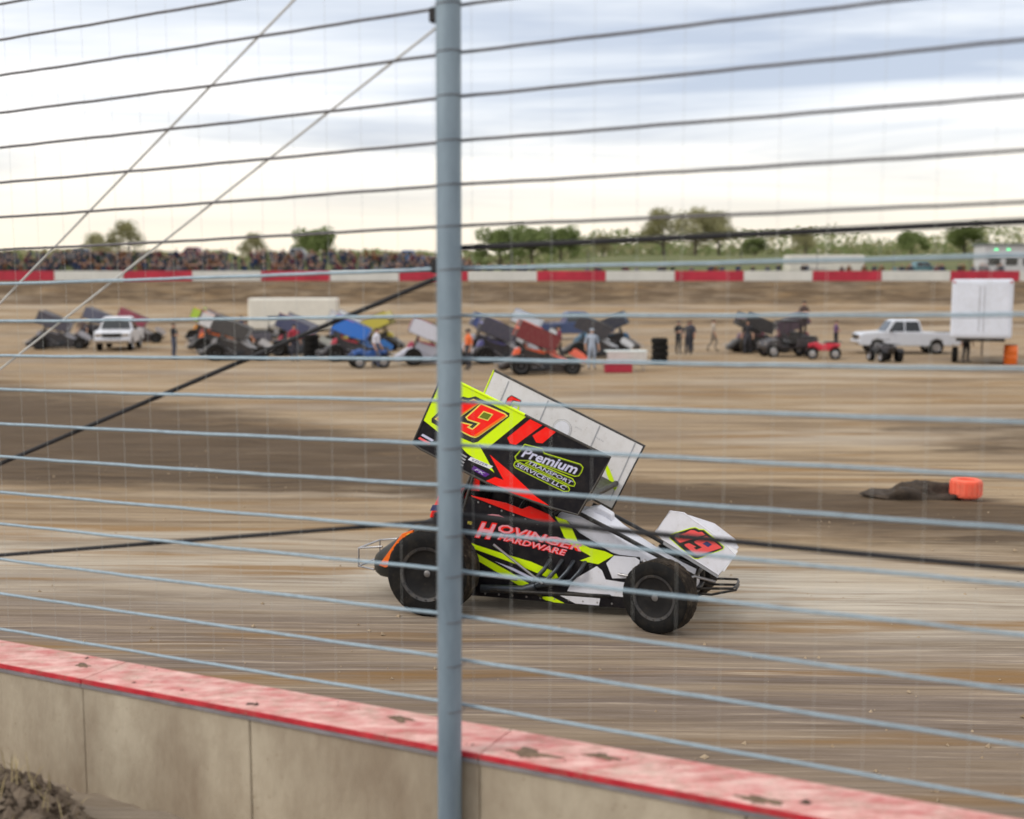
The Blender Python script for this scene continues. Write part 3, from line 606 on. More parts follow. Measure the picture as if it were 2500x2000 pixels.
            for rr_, m_, w_ in ((.105, M_GREYP, .005), (.100, M_WIN, .0066), (.088, M_GREYP, .0082), (.085, M_WHITE, .0098)):
                dci('emblem', [(.045 + rr_ * math.cos(2 * math.pi * k / 32), .125 + rr_ * math.sin(2 * math.pi * k / 32)) for k in range(32)], m_, w_)
            for x in (-.70, -.22, .39, .80): dci('panel_seam', [(x, .335), (x + .012, .335), (x + .022, -.33), (x + .010, -.33)], M_GREYP, .005)
            letter('lettering', 'HEAVY DUTY', wf, (.16, .205), (.24, .203), .012, M_GREYP, sp, 0, 0, -.005); letter('lettering', 'PARTS', wf, (.40, .20), (.50, .195), .014, M_GREYP, sp, 0, 0, -.005)
        for a in (-.32, .42):
            mb = MB(); b0 = wp(a, -.24, s * .25); mb.tube([b0, (b0.x + .02, s * .26, 1.32 if a < 0 else 1.02)], .013, 8); mb.build('wing_post', M_STEEL, C, 60)
    # --- nose wing
    NA = math.atan2(.70 - 1.055, 2.80 - 2.34)
    for s in (-1, 1):
        ef = lambda a, b, w, s=s: Vector((a, s * (.545 + w), b))
        epl = [(2.205, 1.065), (2.33, 1.055), (2.66, .838), (2.80, .70), (2.655, .515), (2.14, .805), (2.075, .868)]
        if s > 0: epl = [(2.14, .81), (2.20, .87), (2.46, .80), (2.66, .66), (2.70, .58), (2.655, .515)]
        ep = MB().prism(epl, ef, 0, .005).build('nose_wing_end_plate', P['nose'], C)
        top = MB(); top.tube([ef(a, b, .0025) for a, b in epl], .006, 6, closed=True); top.build('edge_rail', P['nose'], ep, 60)
        if detail and s < 0:
            o = Vector((2.455, .795)); ca, sa = math.cos(R(-38)), math.sin(R(-38))
            def tf(poly, k=.62): return [(o.x + ((x + .465) * ca - (y - .11) * sa) * k, o.y + ((x + .465) * sa + (y - .11) * ca) * k) for x, y in poly]
            def dcn(nm, poly, m, w): MB().prism(poly, ef, w, w + .0013).build(nm, m, ep)
            dcn('number_backing', tf(inset(NUM_BACK, -.012)), M_LIME, .0055); dcn('number_backing', tf(NUM_BACK), M_CHAR, .0072)
            dcn('number', tf(NUM_ONE), M_CORAL, .0088); dcn('number', tf(NUM_NINE), M_CORAL, .0088); dcn('number_hole', tf(NUM_HOLE), M_NAVY, .0104)
    foil = []
    for y in [-.542 + 1.084 * i / 8 for i in range(9)]:
        up = []; lo = []
        for k in range(9):
            u = k / 8; x = 2.70 - .50 * u; zc = .545 + .30 * u - .03 * math.sin(math.pi * u); th = .03 * (1.7 * math.sqrt(u) * (1 - u) + .04)
            up.append(Vector((x, y, zc + th))); lo.append(Vector((x, y, zc - th * .4)))
        foil.append(up + lo[::-1])
    MB().loft(foil).build('nose_wing_foil', P['wing_in'], C, 40)
    MB().prism([(2.15, .80), (2.655, .512), (2.645, .482), (2.145, .755)], lambda a, b, w: Vector((a, -.535 + w, b)), 0, .012).build('nose_wing_flange', M_GREYP, C)
    for s in (-1, 1):
        mb = MB(); mb.tube([(2.40, s * .2, .42), (2.46, s * .2, .69)], .012, 8); mb.build('nose_wing_post', M_TUBE, C, 60)
    return C

# ------------------------------------------------------------------ people
def skin_mesh(joints, edges, root):
    names = list(joints); idx = {n: i for i, n in enumerate(names)}
    me = bpy.data.meshes.new('tmp'); me.from_pydata([joints[n][0] for n in names], [(idx[a], idx[b]) for a, b in edges], [])
    o = bpy.data.objects.new('tmp', me); COL.objects.link(o)
    md = o.modifiers.new('skin', 'SKIN'); md.use_smooth_shade = True; md.branch_smoothing = .3
    for n in names:
        sv = me.skin_vertices[0].data[idx[n]]; r = joints[n][1]; sv.radius = r if isinstance(r, tuple) else (r, r); sv.use_root = n == root
    sb = o.modifiers.new('sub', 'SUBSURF'); sb.levels = 1; sb.render_levels = 1
    dg = bpy.context.evaluated_depsgraph_get(); ev = o.evaluated_get(dg); m2 = bpy.data.meshes.new_from_object(ev)
    bpy.data.objects.remove(o); bpy.data.meshes.remove(me); return m2
STAND = {
 'pelvis': ((0, 0, .95), (.15, .11)), 'waist': ((0, 0, 1.10), (.14, .10)), 'chest': ((0, .01, 1.30), (.17, .12)), 'collar': ((0, .01, 1.44), (.10, .085)), 'neck': ((0, 0, 1.52), .055),
 'head': ((0, -.01, 1.62), (.080, .092)), 'crown': ((0, 0, 1.71), (.068, .08)), 'nose': ((0, -.108, 1.61), .016)}
for s, S in ((-1, 'r'), (1, 'l')):
    STAND.update({S + 'hip': ((s * .09, 0, .90), .092), S + 'knee': ((s * .10, -.015, .50), .058), S + 'calf': ((s * .105, .02, .33), .052), S + 'ankle': ((s * .11, .02, .09), .038), S + 'toe': ((s * .125, -.15, .04), (.042, .028)),
     S + 'sho': ((s * .185, .01, 1.41), .062), S + 'elb': ((s * .25, .03, 1.14), .043), S + 'wri': ((s * .265, -.06, .91), .030), S + 'palm': ((s * .265, -.085, .85), (.020, .036))})
    for k in range(4):
        S2 = S + 'f%d' % k; off = (-.030 + k * .02)
        STAND[S2 + 'a'] = ((s * .262, -.092 + off, .80), .0095); STAND[S2 + 'b'] = ((s * .254, -.098 + off, .765 + .006 * abs(k - 1.5)), .008)
    STAND[S + 'tha'] = ((s * .255, -.125, .835), .010); STAND[S + 'thb'] = ((s * .25, -.140, .795), .0085)
EDG = [('pelvis', 'waist'), ('waist', 'chest'), ('chest', 'collar'), ('collar', 'neck'), ('neck', 'head'), ('head', 'crown'), ('head', 'nose')]
for S in 'rl':
    EDG += [('pelvis', S + 'hip'), (S + 'hip', S + 'knee'), (S + 'knee', S + 'calf'), (S + 'calf', S + 'ankle'), (S + 'ankle', S + 'toe'), ('collar', S + 'sho'), (S + 'sho', S + 'elb'), (S + 'elb', S + 'wri'), (S + 'wri', S + 'palm'), (S + 'palm', S + 'tha'), (S + 'tha', S + 'thb')]
    for k in range(4): EDG += [(S + 'palm', S + 'f%da' % k), (S + 'f%da' % k, S + 'f%db' % k)]
def cloth_of(a, b):
    n = {a, b}
    if n <= {'neck', 'head', 'crown', 'nose'}: return 'skin'
    if any(x[1:] in ('ankle', 'toe') for x in n) and any(x[1:] == 'toe' for x in n): return 'shoe'
    if any(x[1:] in ('knee', 'calf', 'ankle', 'hip') for x in n) or n == {'pelvis', 'waist'}: return 'pants'
    if any(x[1:] in ('wri', 'palm') or x[1:2] in ('f', 't') for x in n): return 'skin'
    return 'shirt'
def person(label, loc, rz, shirt, pants, group='crew members standing in the infield', override=None, shoe=(.02, .02, .02), hat=None, matrix=None, long=False, helmet=None):
    J = dict(STAND)
    for k, v in (override or {}).items(): J[k] = (v, J[k][1]) if not (isinstance(v[0], tuple)) else v
    me = skin_mesh(J, EDG, 'pelvis')
    def cm(c, rough=.85): return mat('cloth_%d_%d_%d' % tuple(int(x * 255) for x in c), c, rough, var=.15, vscale=12, bump=.002, bscale=18)
    mats = {'skin': M_SKIN, 'shirt': cm(shirt), 'pants': cm(pants), 'shoe': cm(shoe)}
    order = ['skin', 'shirt', 'pants', 'shoe']
    for k in order: me.materials.append(mats[k])
    segs = [(Vector(J[a][0]), Vector(J[b][0]), cloth_of(a, b), max(J[a][1]) if isinstance(J[a][1], tuple) else J[a][1]) for a, b in EDG]
    for p in me.polygons:
        c = p.center; best = None
        for a, b, t, r in segs:
            ab = b - a; u = max(0, min(1, (c - a).dot(ab) / ab.length_squared)); d = (c - (a + ab * u)).length - r * .6
            if best is None or d < best[0]: best = (d, t)
        t = best[1]
        if long and t == 'skin' and (c - Vector(J['head'][0])).length > .22: t = 'shirt'
        p.material_index = order.index(t); p.use_smooth = True
    o = bpy.data.objects.new('person', me); COL.objects.link(o); prop(o, label, 'person', group)
    if matrix is not None: o.matrix_world = matrix
    else: o.location = loc; o.rotation_euler = (0, 0, rz); o.scale = (1.14, 1.2, 1.02)
    hd = Vector(J['head'][0])
    if helmet:
        mb = MB(); mb.ball(hd + Vector((.0, 0, .03)), (.135, .12, .145), 20, 14); h = mb.build('helmet', helmet, o, 60)
        mb = MB(); mb.loft([[hd + Vector((.139 * math.cos(t) * (1 if abs(t) < 2 else 1), .123 * math.sin(t), z)) for t in [R(-75) + R(150) * k / 10 for k in range(11)]] for z in (-.005, .03, .065)], cap=False); mb.build('visor', M_GLASSD, h, 60)
    else:
        mb = MB()
        for sx in (-1, 1): mb.ball(hd + Vector((sx * .031, -.083, .022)), .010, 6, 5)
        mb.build('eyes', M_EYE, o)
        mb = MB(); rings = []
        for i in range(7):
            th = R(4 + 92 * i / 6); rings.append([hd + Vector((.092 * math.sin(th) * math.cos(a), .014 + .104 * math.sin(th) * math.sin(a), .045 + .098 * math.cos(th) + (.03 if math.sin(a) < -.3 and i > 4 else 0))) for a in [2 * math.pi * k / 14 for k in range(14)]])
        mb.loft(rings, cap=True)
        if hat: mb.prism([(-.07, -.08), (.07, -.08), (.05, -.17), (-.05, -.17)], lambda a, b, w: hd + Vector((a, b, .055 + w)), 0, .01)
        mb.build('cap' if hat else 'hair', cm(hat) if hat else M_HAIR, o, 50)
    return o
M_EYE = mat('eye_dark', (.02, .015, .01), .3)

# ------------------------------------------------------------------ the racing car in front
PAL = dict(body=M_BLACK, wing=M_BLACK, wing_far=M_BLACK, wing_in=M_WIN, nose=M_WHITE, accent=M_RED, trim=M_LIME, tail=M_CHAR, foil=M_CHAR)
car = sprint_car('race_car', 'black, lime and red winged sprint car numbered 19 racing on the track', None, PAL, True)
CM = Matrix(((.9525, .3043, .0109, -.5144), (-.3045, .9511, .0511, 11.2946), (.0052, -.052, .9986, 0), (0, 0, 0, 1)))
loc_, rot_, _ = CM.decompose(); car.rotation_mode = 'QUATERNION'; car.rotation_quaternion = rot_; car.location = loc_
seated = {'pelvis': (.22, 0, .42), 'waist': (.17, 0, .56), 'chest': (.13, 0, .78), 'collar': (.13, 0, .92), 'neck': (.15, 0, 1.0), 'head': (.18, 0, 1.10), 'crown': (.17, 0, 1.19), 'nose': (.285, 0, 1.09)}
for s, S in ((-1, 'r'), (1, 'l')):
    seated.update({S + 'hip': (.28, s * .09, .40), S + 'knee': (.68, s * .12, .52), S + 'calf': (.80, s * .11, .42), S + 'ankle': (.92, s * .10, .27), S + 'toe': (.955, s * .10, .36), S + 'sho': (.14, s * .19, .90), S + 'elb': (.34, s * .26, .76), S + 'wri': (.55, s * .19, .84), S + 'palm': (.60, s * .175, .87)})
    for k in range(4):
        seated[S + 'f%da' % k] = (.642, s * .178, .895 - k * .018); seated[S + 'f%db' % k] = (.635, s * .145, .892 - k * .018)
    seated[S + 'tha'] = (.605, s * .148, .885); seated[S + 'thb'] = (.625, s * .135, .90)
M_HELM = mat('helmet_black', (.02, .02, .022), .25, coat=.5)
person('driver in dark suit and helmet seated inside the race car', None, 0, (.03, .03, .035), (.03, .03, .035), None, seated, matrix=CM, long=True, helmet=M_HELM)

# ------------------------------------------------------------------ infield: race cars
TP = {k: mat('team_' + k, c, .35, dust=.25, coat=.2) for k, c in dict(body=(.02, .02, .02), wing=(.5, .5, .5), wing_far=(.5, .5, .5), wing_in=(.55, .55, .55), nose=(.5, .5, .5), accent=(.5, .1, .1), trim=(.5, .5, .5), tail=(.02, .02, .02)).items()}
GRP = 'winged sprint cars parked in the infield'
tmpl = sprint_car('race_car', 'template', GRP, TP, False)
W_, B_, K_ = (.62, .64, .70), (.02, .13, .55), (.02, .02, .024)
teams = [  # x, y, yaw, wing, body, nose, accent, label
 (-28.6, 77, 10, (.10, .11, .17), (.03, .03, .05), (.3, .3, .34), (.2, .2, .24), 'dark grey and navy sprint car at the end of the infield row'),
 (-17.0, 63, 8, (.66, .66, .68), (.03, .03, .035), (.62, .25, .12), (.9, .20, .05), 'white winged sprint car with orange nose and arm guards'),
 (-20.6, 75, -10, (.36, .52, .05), (.02, .02, .02), (.6, .5, .1), (.8, .3, .02), 'lime winged sprint car behind the white one with orange nose'),
 (-12.0, 60, -8, (.05, .06, .13), (.06, .07, .09), (.45, .46, .42), (.4, .05, .08), 'navy winged sprint car with crimson arm guards'),
 (-8.6, 56, 4, (.015, .16, .62), (.02, .02, .03), (.02, .16, .5), (.6, .06, .1), 'bright blue winged sprint car with a dark body'),
 (-4.6, 53, 6, (.60, .61, .70), (.45, .46, .55), (.6, .55, .58), (.45, .06, .12), 'pale grey winged sprint car beside the bright blue one'),
 (.2, 70, -6, (.55, .60, .68), (.05, .09, .24), (.62, .65, .7), (.06, .12, .4), 'white and blue sprint car behind the dark red one'),
 (.3, 47.5, 5, (.16, .012, .02), (.02, .015, .018), (.85, .16, .10), (.9, .14, .05), 'dark red sprint car with orange nose near the folding table'),
 (-25.0, 73, 14, (.30, .05, .09), (.03, .02, .025), (.45, .42, .42), (.5, .08, .1), 'maroon winged sprint car behind the white pickup facing the track'),
 (-14.6, 56.5, 6, (.045, .045, .05), (.025, .025, .03), (.5, .5, .52), (.3, .3, .32), 'black winged sprint car with grey nose in the front infield row'),
 (-10.4, 67, -12, (.55, .56, .60), (.05, .05, .06), (.5, .5, .5), (.05, .1, .3), 'silver winged sprint car behind the bright blue one'),
 (-2.0, 61, 8, (.04, .07, .22), (.03, .03, .05), (.6, .6, .62), (.4, .42, .5), 'dark blue winged sprint car with white nose'),
 (3.4, 58, -5, (.03, .03, .04), (.025, .025, .03), (.62, .64, .68), (.1, .2, .3), 'black winged sprint car with a white nose behind the folding table'),
 (-6.9, 64, 172, (.48, .42, .06), (.02, .02, .02), (.45, .4, .1), (.5, .4, .05), 'yellow winged sprint car facing the other way'),
 (12.6, 62.5, 12, (.02, .02, .025), (.02, .02, .022), (.04, .04, .05), (.12, .05, .07), 'all black winged sprint car beside the black utility buggy'),
 (16.4, 64, 175, (.05, .03, .05), (.03, .025, .03), (.2, .05, .08), (.3, .03, .06), 'dark plum winged sprint car behind the red quad bike'),
 (-27.2, 66, 12, (.06, .06, .09), (.03, .03, .04), (.4, .4, .45), (.3, .3, .35), 'charcoal winged sprint car on the far side of the white pickup truck'),
 (-18.6, 69, 4, (.16, .05, .06), (.02, .02, .03), (.3, .28, .28), (.4, .1, .1), 'wine red winged sprint car in front of the cream trailer'),
 (-1.4, 54, 10, (.05, .05, .08), (.02, .02, .03), (.5, .5, .56), (.1, .1, .3), 'midnight blue winged sprint car beside the dark red one'),
 (6.2, 63, 170, (.025, .03, .05), (.02, .02, .025), (.1, .25, .4), (.03, .12, .25), 'black winged sprint car with teal nose facing the other way'),
]
for i, (x, y, a, wg, bd, ns, ac, lb) in enumerate(teams):
    pre = 'team%d_' % i
    mm = {}
    for k, c in dict(body=bd, wing=wg, wing_far=wg, wing_in=tuple(min(.7, v * .7 + .18) for v in wg), nose=ns, accent=ac, trim=ac, tail=bd).items(): mm['team_' + k] = mat(pre + k, c, .35, dust=.3, coat=.2)
    o = copy_tree(tmpl, None, mm); o['label'] = lb; o.location = (x, y, H(x, y) - .01); o.rotation_euler = (0, 0, R(a))
def kill(o):
    for c in list(o.children): kill(c)
    bpy.data.objects.remove(o)
kill(tmpl)

# ------------------------------------------------------------------ infield: trucks, trailers, buggies
def road_wheel(parent, c, r=.36, w=.24, s=-1):
    W = empty('wheel', c); W.parent = parent; h = w / 2
    MB().lathe([(r * .62, -h), (r * .9, -h), (r, -h * .7), (r, h * .7), (r * .9, h), (r * .62, h)], 28).build('tyre', M_RUB, W, 40)
    mb = MB(); mb.lathe([(r * .62, s * h * .9), (r * .55, s * h * .5), (r * .2, s * h * .6), (.001, s * h * .65)], 20); mb.build('rim', M_STEEL, W, 40)
def pickup(label, loc, rz, col, group):
    P = empty('pickup_truck', loc, rz, label, 'truck', group); m = mat('truck_%d_%d_%d' % tuple(int(c * 255) for c in col), col, .3, dust=.3, coat=.4)
    # x forward, length 5.4
    prof = [(-2.75, .62), (-2.75, 1.12), (-.75, 1.14), (-.72, 1.16), (-.55, 1.80), (-.30, 1.88), (.55, 1.88), (.80, 1.80), (1.25, 1.20), (2.35, 1.12), (2.55, 1.02), (2.60, .62)]
    low = [(-2.75, .62), (-2.75, 1.12), (1.25, 1.20), (2.35, 1.12), (2.55, 1.02), (2.60, .62), (2.55, .45), (1.98, .45), (1.90, .72), (1.62, .82), (1.35, .72), (1.25, .42), (-1.1, .42), (-1.2, .72), (-1.48, .82), (-1.76, .72), (-1.85, .45), (-2.7, .48)]
    fn = lambda a, b, w: Vector((a, w, b))
    MB().prism(low, fn, -.97, .97).build('body', m, P, bevel=.05)
    def cring(x0, x1, z, w): return [Vector((x0, -w, z)), Vector((x1, -w, z)), Vector((x1, w, z)), Vector((x0, w, z))]
    cabm = MB(); cabm.loft([cring(-.76, 1.22, 1.15, .92), cring(-.58, .80, 1.78, .76), cring(-.44, .62, 1.88, .66)]); cabm.build('cab', m, P, bevel=.04)
    MB().add([(1.235, -.80, 1.21), (1.235, .80, 1.21), (.842, .68, 1.745), (.842, -.68, 1.745)], [(0, 1, 2, 3)]).build('windshield', M_GLASSD, P)
    for s in (-1, 1):
        for a, b, c, d in ((.25, 1.05, .25, .70), (-.62, .17, -.50, .17)):
            w0 = .925; w1 = .785
            mb = MB(); mb.add([(a, s * w0, 1.21), (b, s * w0, 1.21), (d, s * w1, 1.73), (c, s * w1, 1.73)], [(0, 1, 2, 3)]); mb.build('side_window', M_GLASSD, P)
        MB().box((2.56, s * .72, .92), (.10, .36, .18)).build('headlight', M_CHROME, P, bevel=.02)
        MB().box((-2.75, s * .86, .95), (.05, .16, .28)).build('tail_light', mat('tail_lamp_red', (.4, .01, .01), .3), P, bevel=.01)
        MB().box((.98, s * 1.05, 1.26), (.10, .18, .16)).build('mirror', M_TUBE, P, bevel=.02)
        for x in (1.62, -1.48): road_wheel(P, (x, s * .84, .37), .37, .26, s)
    MB().box((2.60, 0, .90), (.06, 1.02, .24)).build('grille', M_TUBE, P, bevel=.01)
    MB().box((2.64, 0, .58), (.14, 1.86, .20)).build('front_bumper', M_CHROME, P, bevel=.04); MB().box((-2.80, 0, .58), (.14, 1.86, .18)).build('rear_bumper', M_CHROME, P, bevel=.04)
    MB().box((-1.75, 0, 1.128), (1.86, 1.62, .03)).build('bed_opening', M_TUBE, P)
    return P
def trailer(label, loc, rz, L, W, Ht, z0, col, group, door=True):
    T = empty('trailer', loc, rz, label, 'trailer', group); m = mat('trailer_%d' % int(col[0] * 255), col, .4, dust=.25, var=.06, vscale=1.5)
    MB().box((0, 0, (z0 + Ht) / 2), (L, W, Ht - z0)).build('box_body', m, T, bevel=.12)
    MB().box((0, 0, z0 - .07), (L * .96, W * .8, .14)).build('chassis', M_TUBE, T)
    for s in (-1, 1):
        for k in (-.5, .5): road_wheel(T, (-L * .12 + k * .85, s * (W / 2 - .16), .36), .36, .24, s)
        mb = MB(); mb.box((-L * .12, s * (W / 2 + .02), .80), (1.9, .06, .10)); mb.build('fender', M_STEEL, T, bevel=.02)
        for k in range(int(L / 1.2)): MB().box((-L / 2 + .6 + k * 1.2, s * (W / 2 + .004), (z0 + Ht) / 2), (.025, .012, Ht - z0 - .3)).build('rib', m, T)
    for e in (-1, 1):
        if door:
            MB().box((e * (L / 2 + .006), 0, (z0 + Ht) / 2), (.02, W - .30, Ht - z0 - .35)).build('end_door', m, T, bevel=.008)
            for s in (-1, 1):
                MB().box((e * (L / 2 + .02), s * (W / 2 - .10), Ht - .14), (.03, .12, .06)).build('marker_lamp', mat('tail_lamp_red', (.4, .01, .01), .3), T)
                MB().box((e * (L / 2 + .02), s * .10, (z0 + Ht) / 2), (.03, .025, Ht - z0 - .6)).build('latch_bar', M_STEEL, T)
    mb = MB(); mb.tube([(L / 2, -.6, z0 - .07), (L / 2 + 1.2, 0, z0 - .10)], .05, 8); mb.tube([(L / 2, .6, z0 - .07), (L / 2 + 1.2, 0, z0 - .10)], .05, 8); mb.tube([(L / 2 + 1.1, 0, z0 - .1), (L / 2 + 1.1, 0, .02)], .04, 8); mb.build('tow_bar', M_TUBE, T, 50)
    return T
def buggy(label, loc, rz, col):
    B = empty('utility_buggy', loc, rz, label, 'buggy', 'utility buggies and quads in the infield'); m = mat('buggy_%d_%d_%d' % tuple(int(c * 255) for c in col), col, .4, dust=.35)
    fn = lambda a, b, w: Vector((a, w, b))
    MB().prism([(-1.45, .45), (-1.45, .95), (-.35, .98), (-.30, .55), (.45, .52), (.60, .95), (1.15, .85), (1.35, .60), (1.35, .42)], fn, -.68, .68).build('body', m, B, bevel=.05)
    MB().box((-.9, 0, 1.02), (1.0, 1.30, .10)).build('cargo_bed', M_TUBE, B, bevel=.02)
    MB().box((-.18, 0, .72), (.42, 1.2, .16)).build('seat', M_TUBE, B, bevel=.05); MB().box((-.40, 0, 1.05), (.12, 1.2, .52), ry=R(-8)).build('seat_back', M_TUBE, B, bevel=.05)
    mb = MB()
    for s in (-1, 1): mb.tube([(-.50, s * .62, .95), (-.42, s * .60, 1.80), (.28, s * .60, 1.82), (.62, s * .62, .95)], .026, 8)
    mb.tube([(-.42, -.6, 1.80), (-.42, .6, 1.80)], .026, 8); mb.tube([(.28, -.6, 1.82), (.28, .6, 1.82)], .026, 8); mb.build('roll_frame', M_TUBE, B, 60)
    MB().box((-.07, 0, 1.865), (.95, 1.34, .05)).build('roof', M_TUBE, B, bevel=.02)
    mb = MB(); mb.tube([(.42, .3, .95), (.30, .3, 1.05)], .015, 6); mb.tube([Vector((.30 + .05 * math.sin(a), .3 + .15 * math.cos(a), 1.05 + .13 * math.sin(a))) for a in [2 * math.pi * k / 16 for k in range(16)]], .014, 6, closed=True); mb.build('steering_wheel', M_TUBE, B, 60)
    for s in (-1, 1):
        for x in (.95, -.98): road_wheel(B, (x, s * .62, .32), .32, .25, s)
        MB().box((1.30, s * .45, .70), (.06, .20, .10)).build('headlight', M_CHROME, B, bevel=.02)
    return B
def quad(label, loc, rz, col):
    Q = empty('quad_bike', loc, rz, label, 'quad bike', 'utility buggies and quads in the infield'); m = mat('quad_%d_%d_%d' % tuple(int(c * 255) for c in col), col, .35, dust=.3)
    fn = lambda a, b, w: Vector((a, w, b))
    MB().prism([(-.75, .62), (-.80, .78), (-.2, .80), (.1, .72), (.35, .86), (.78, .74), (.72, .60), (.2, .42), (-.3, .42)], fn, -.20, .20).build('body', m, Q, bevel=.04)
    for s in (-1, 1):
        for x in (.55, -.55):
            road_wheel(Q, (x, s * .42, .29), .29, .24, s)
            MB().loft([[Vector((x + .36 * math.cos(t), s * y, .32 + .36 * math.sin(t))) for y in (.24, .56)] for t in [R(30 + 24 * k) for k in range(6)]], cap=False).build('fender', m, Q, 50)
    MB().box((-.30, 0, .84), (.60, .30, .10)).build('seat', M_TUBE, Q, bevel=.04)
    mb = MB(); mb.tube([(.40, 0, .80), (.28, 0, 1.02)], .02, 8); mb.tube([(.24, -.36, 1.06), (.28, 0, 1.02), (.24, .36, 1.06)], .014, 8); mb.build('handlebar', M_TUBE, Q, 60)
    for x in (.62, -.72):
        mb = MB()
        for y in (-.3, -.1, .1, .3): mb.tube([(x - .16, y, .88), (x + .16, y, .88)], .010, 6)
        mb.tube([(x - .16, -.32, .88), (x - .16, .32, .88)], .012, 6); mb.tube([(x + .16, -.32, .88), (x + .16, .32, .88)], .012, 6); mb.tube([(x, 0, .88), (x, 0, .70)], .015, 6); mb.build('cargo_rack', M_TUBE, Q, 60)
    return Q
def g(x, y, dz=0): return (x, y, H(x, y) + dz)
VG = 'pickup trucks parked in the infield'
pickup('white pickup truck facing the track beside the dark grey and navy sprint car', g(-22.7, 66), R(-80), (.66, .68, .74), VG)
pickup('silver white pickup truck parked side on near the tall white trailer', g(21.3, 62), R(176), (.58, .61, .68), VG)
pickup('dark blue pickup truck parked behind the white and blue sprint car', g(4.2, 78), R(8), (.03, .06, .16), VG)
TG = 'enclosed trailers parked in the infield'
trailer('long cream enclosed trailer parked behind the navy winged sprint car', g(-15.6, 82), R(4), 6.2, 2.4, 2.75, .55, (.68, .66, .60), TG)
trailer('tall white race trailer showing its end doors by the orange barrel', g(22.75, 55.3), R(67), 7.0, 2.6, 3.95, 1.25, (.60, .64, .74), TG)
buggy('black utility buggy with a flat roof beside the red quad bike', g(14.2, 59), R(-172), (.03, .028, .035))
buggy('dark utility buggy with roof parked among the sprint cars', g(-13.6, 66), R(12), (.10, .10, .13))
quad('red quad bike parked in front of the black utility buggy', g(15.6, 57), R(165), (.55, .02, .05)); quad('blue quad bike beside the bright blue sprint car', g(-6.4, 51), R(200), (.03, .12, .4)); quad('charcoal quad bike by the tall white race trailer', g(18.0, 55), R(100), (.05, .05, .06))

# table, cooler, barrels, tyres
M_TABLE = mat('table_top_white', (.62, .68, .68), .5, dust=.2)
def table():
    T = empty('folding_table', g(4.9, 49), R(3), 'white topped folding table with a crimson cooler beneath', 'table')
    MB().box((0, 0, .86), (1.8, .75, .05)).build('table_top', M_TABLE, T, bevel=.02)
    for x in (-.75, .75):
        for y in (-.3, .3): mb = MB(); mb.tube([(x, y, 0), (x * .95, y, .84)], .018, 8); mb.build('leg', M_STEEL, T, 50)
    MB().prism([(-.86, .83), (.86, .83), (.84, .34), (-.85, .36)], lambda a, b, w: Vector((a, w, b)), -.372, -.362).build('cloth_skirt', mat('cloth_white', (.55, .54, .52), .9, var=.1), T)
table()
def cooler():
    C = empty('cooler', g(4.5, 48.2), R(5), 'crimson cooler box on the dirt in front of the folding table', 'cooler')
    MB().box((0, 0, .17), (1.15, .42, .34)).build('box', mat('cooler_crimson', (.38, .01, .04), .4, dust=.2), C, bevel=.03); MB().box((0, 0, .37), (1.18, .45, .06)).build('lid', mat('cooler_lid', (.45, .03, .06), .4), C, bevel=.02)
    for s in (-1, 1): mb = MB(); mb.tube([(s * .58, -.12, .28), (s * .63, -.12, .24), (s * .63, .12, .24), (s * .58, .12, .28)], .012, 6); mb.build('handle', M_TUBE, C, 50)
cooler()
def barrel(label, loc, col):
    B = empty('barrel', loc, 0, label, 'barrel', 'plastic barrels in the infield'); m = mat('barrel_%d' % int(col[0] * 255), col, .45, dust=.25)
    MM = Matrix.Rotation(R(90), 3, 'X')
    MB().lathe([(.001, 0), (.27, 0), (.29, .03), (.30, .28), (.31, .30), (.30, .32), (.30, .58), (.31, .60), (.30, .62), (.29, .87), (.27, .90), (.001, .90)], 28, M=MM).build('drum', m, B, 40)
    MB().lathe([(.26, .895), (.285, .90), (.285, .92), (.26, .915)], 28, M=MM).build('rim_band', M_TUBE, B, 40)
barrel('orange plastic barrel standing before the tall white trailer', g(23.2, 53), (.85, .16, .01)); barrel('blue plastic barrel beside the orange one', g(24.3, 51), (.01, .10, .32))
def tyre_stack(label, loc, n):
    for k in range(n):
        o = MB().lathe([(.20, -.13), (.30, -.15), (.39, -.12), (.40, 0), (.39, .12), (.30, .15), (.20, .13), (.19, 0), (.20, -.13)], 28, M=Matrix.Rotation(R(90), 3, 'X')).build('spare_tyre', M_RUB, None, 40)
        o.location = (loc[0] + random.uniform(-.03, .03), loc[1], loc[2] + .15 + .30 * k); prop(o, ('lowest', 'second lowest', 'topmost' if n == 3 else 'third lowest', 'topmost')[k] + ' black spare tyre in the stack ' + label, 'tyre', 'spare tyres stacked by the sprint cars')
tyre_stack('beside the navy winged sprint car', g(-10.2, 58), 4); tyre_stack('beside the white sprint car with orange nose', g(-14.2, 60.5), 3); tyre_stack('behind the folding table', g(7.0, 54), 4)

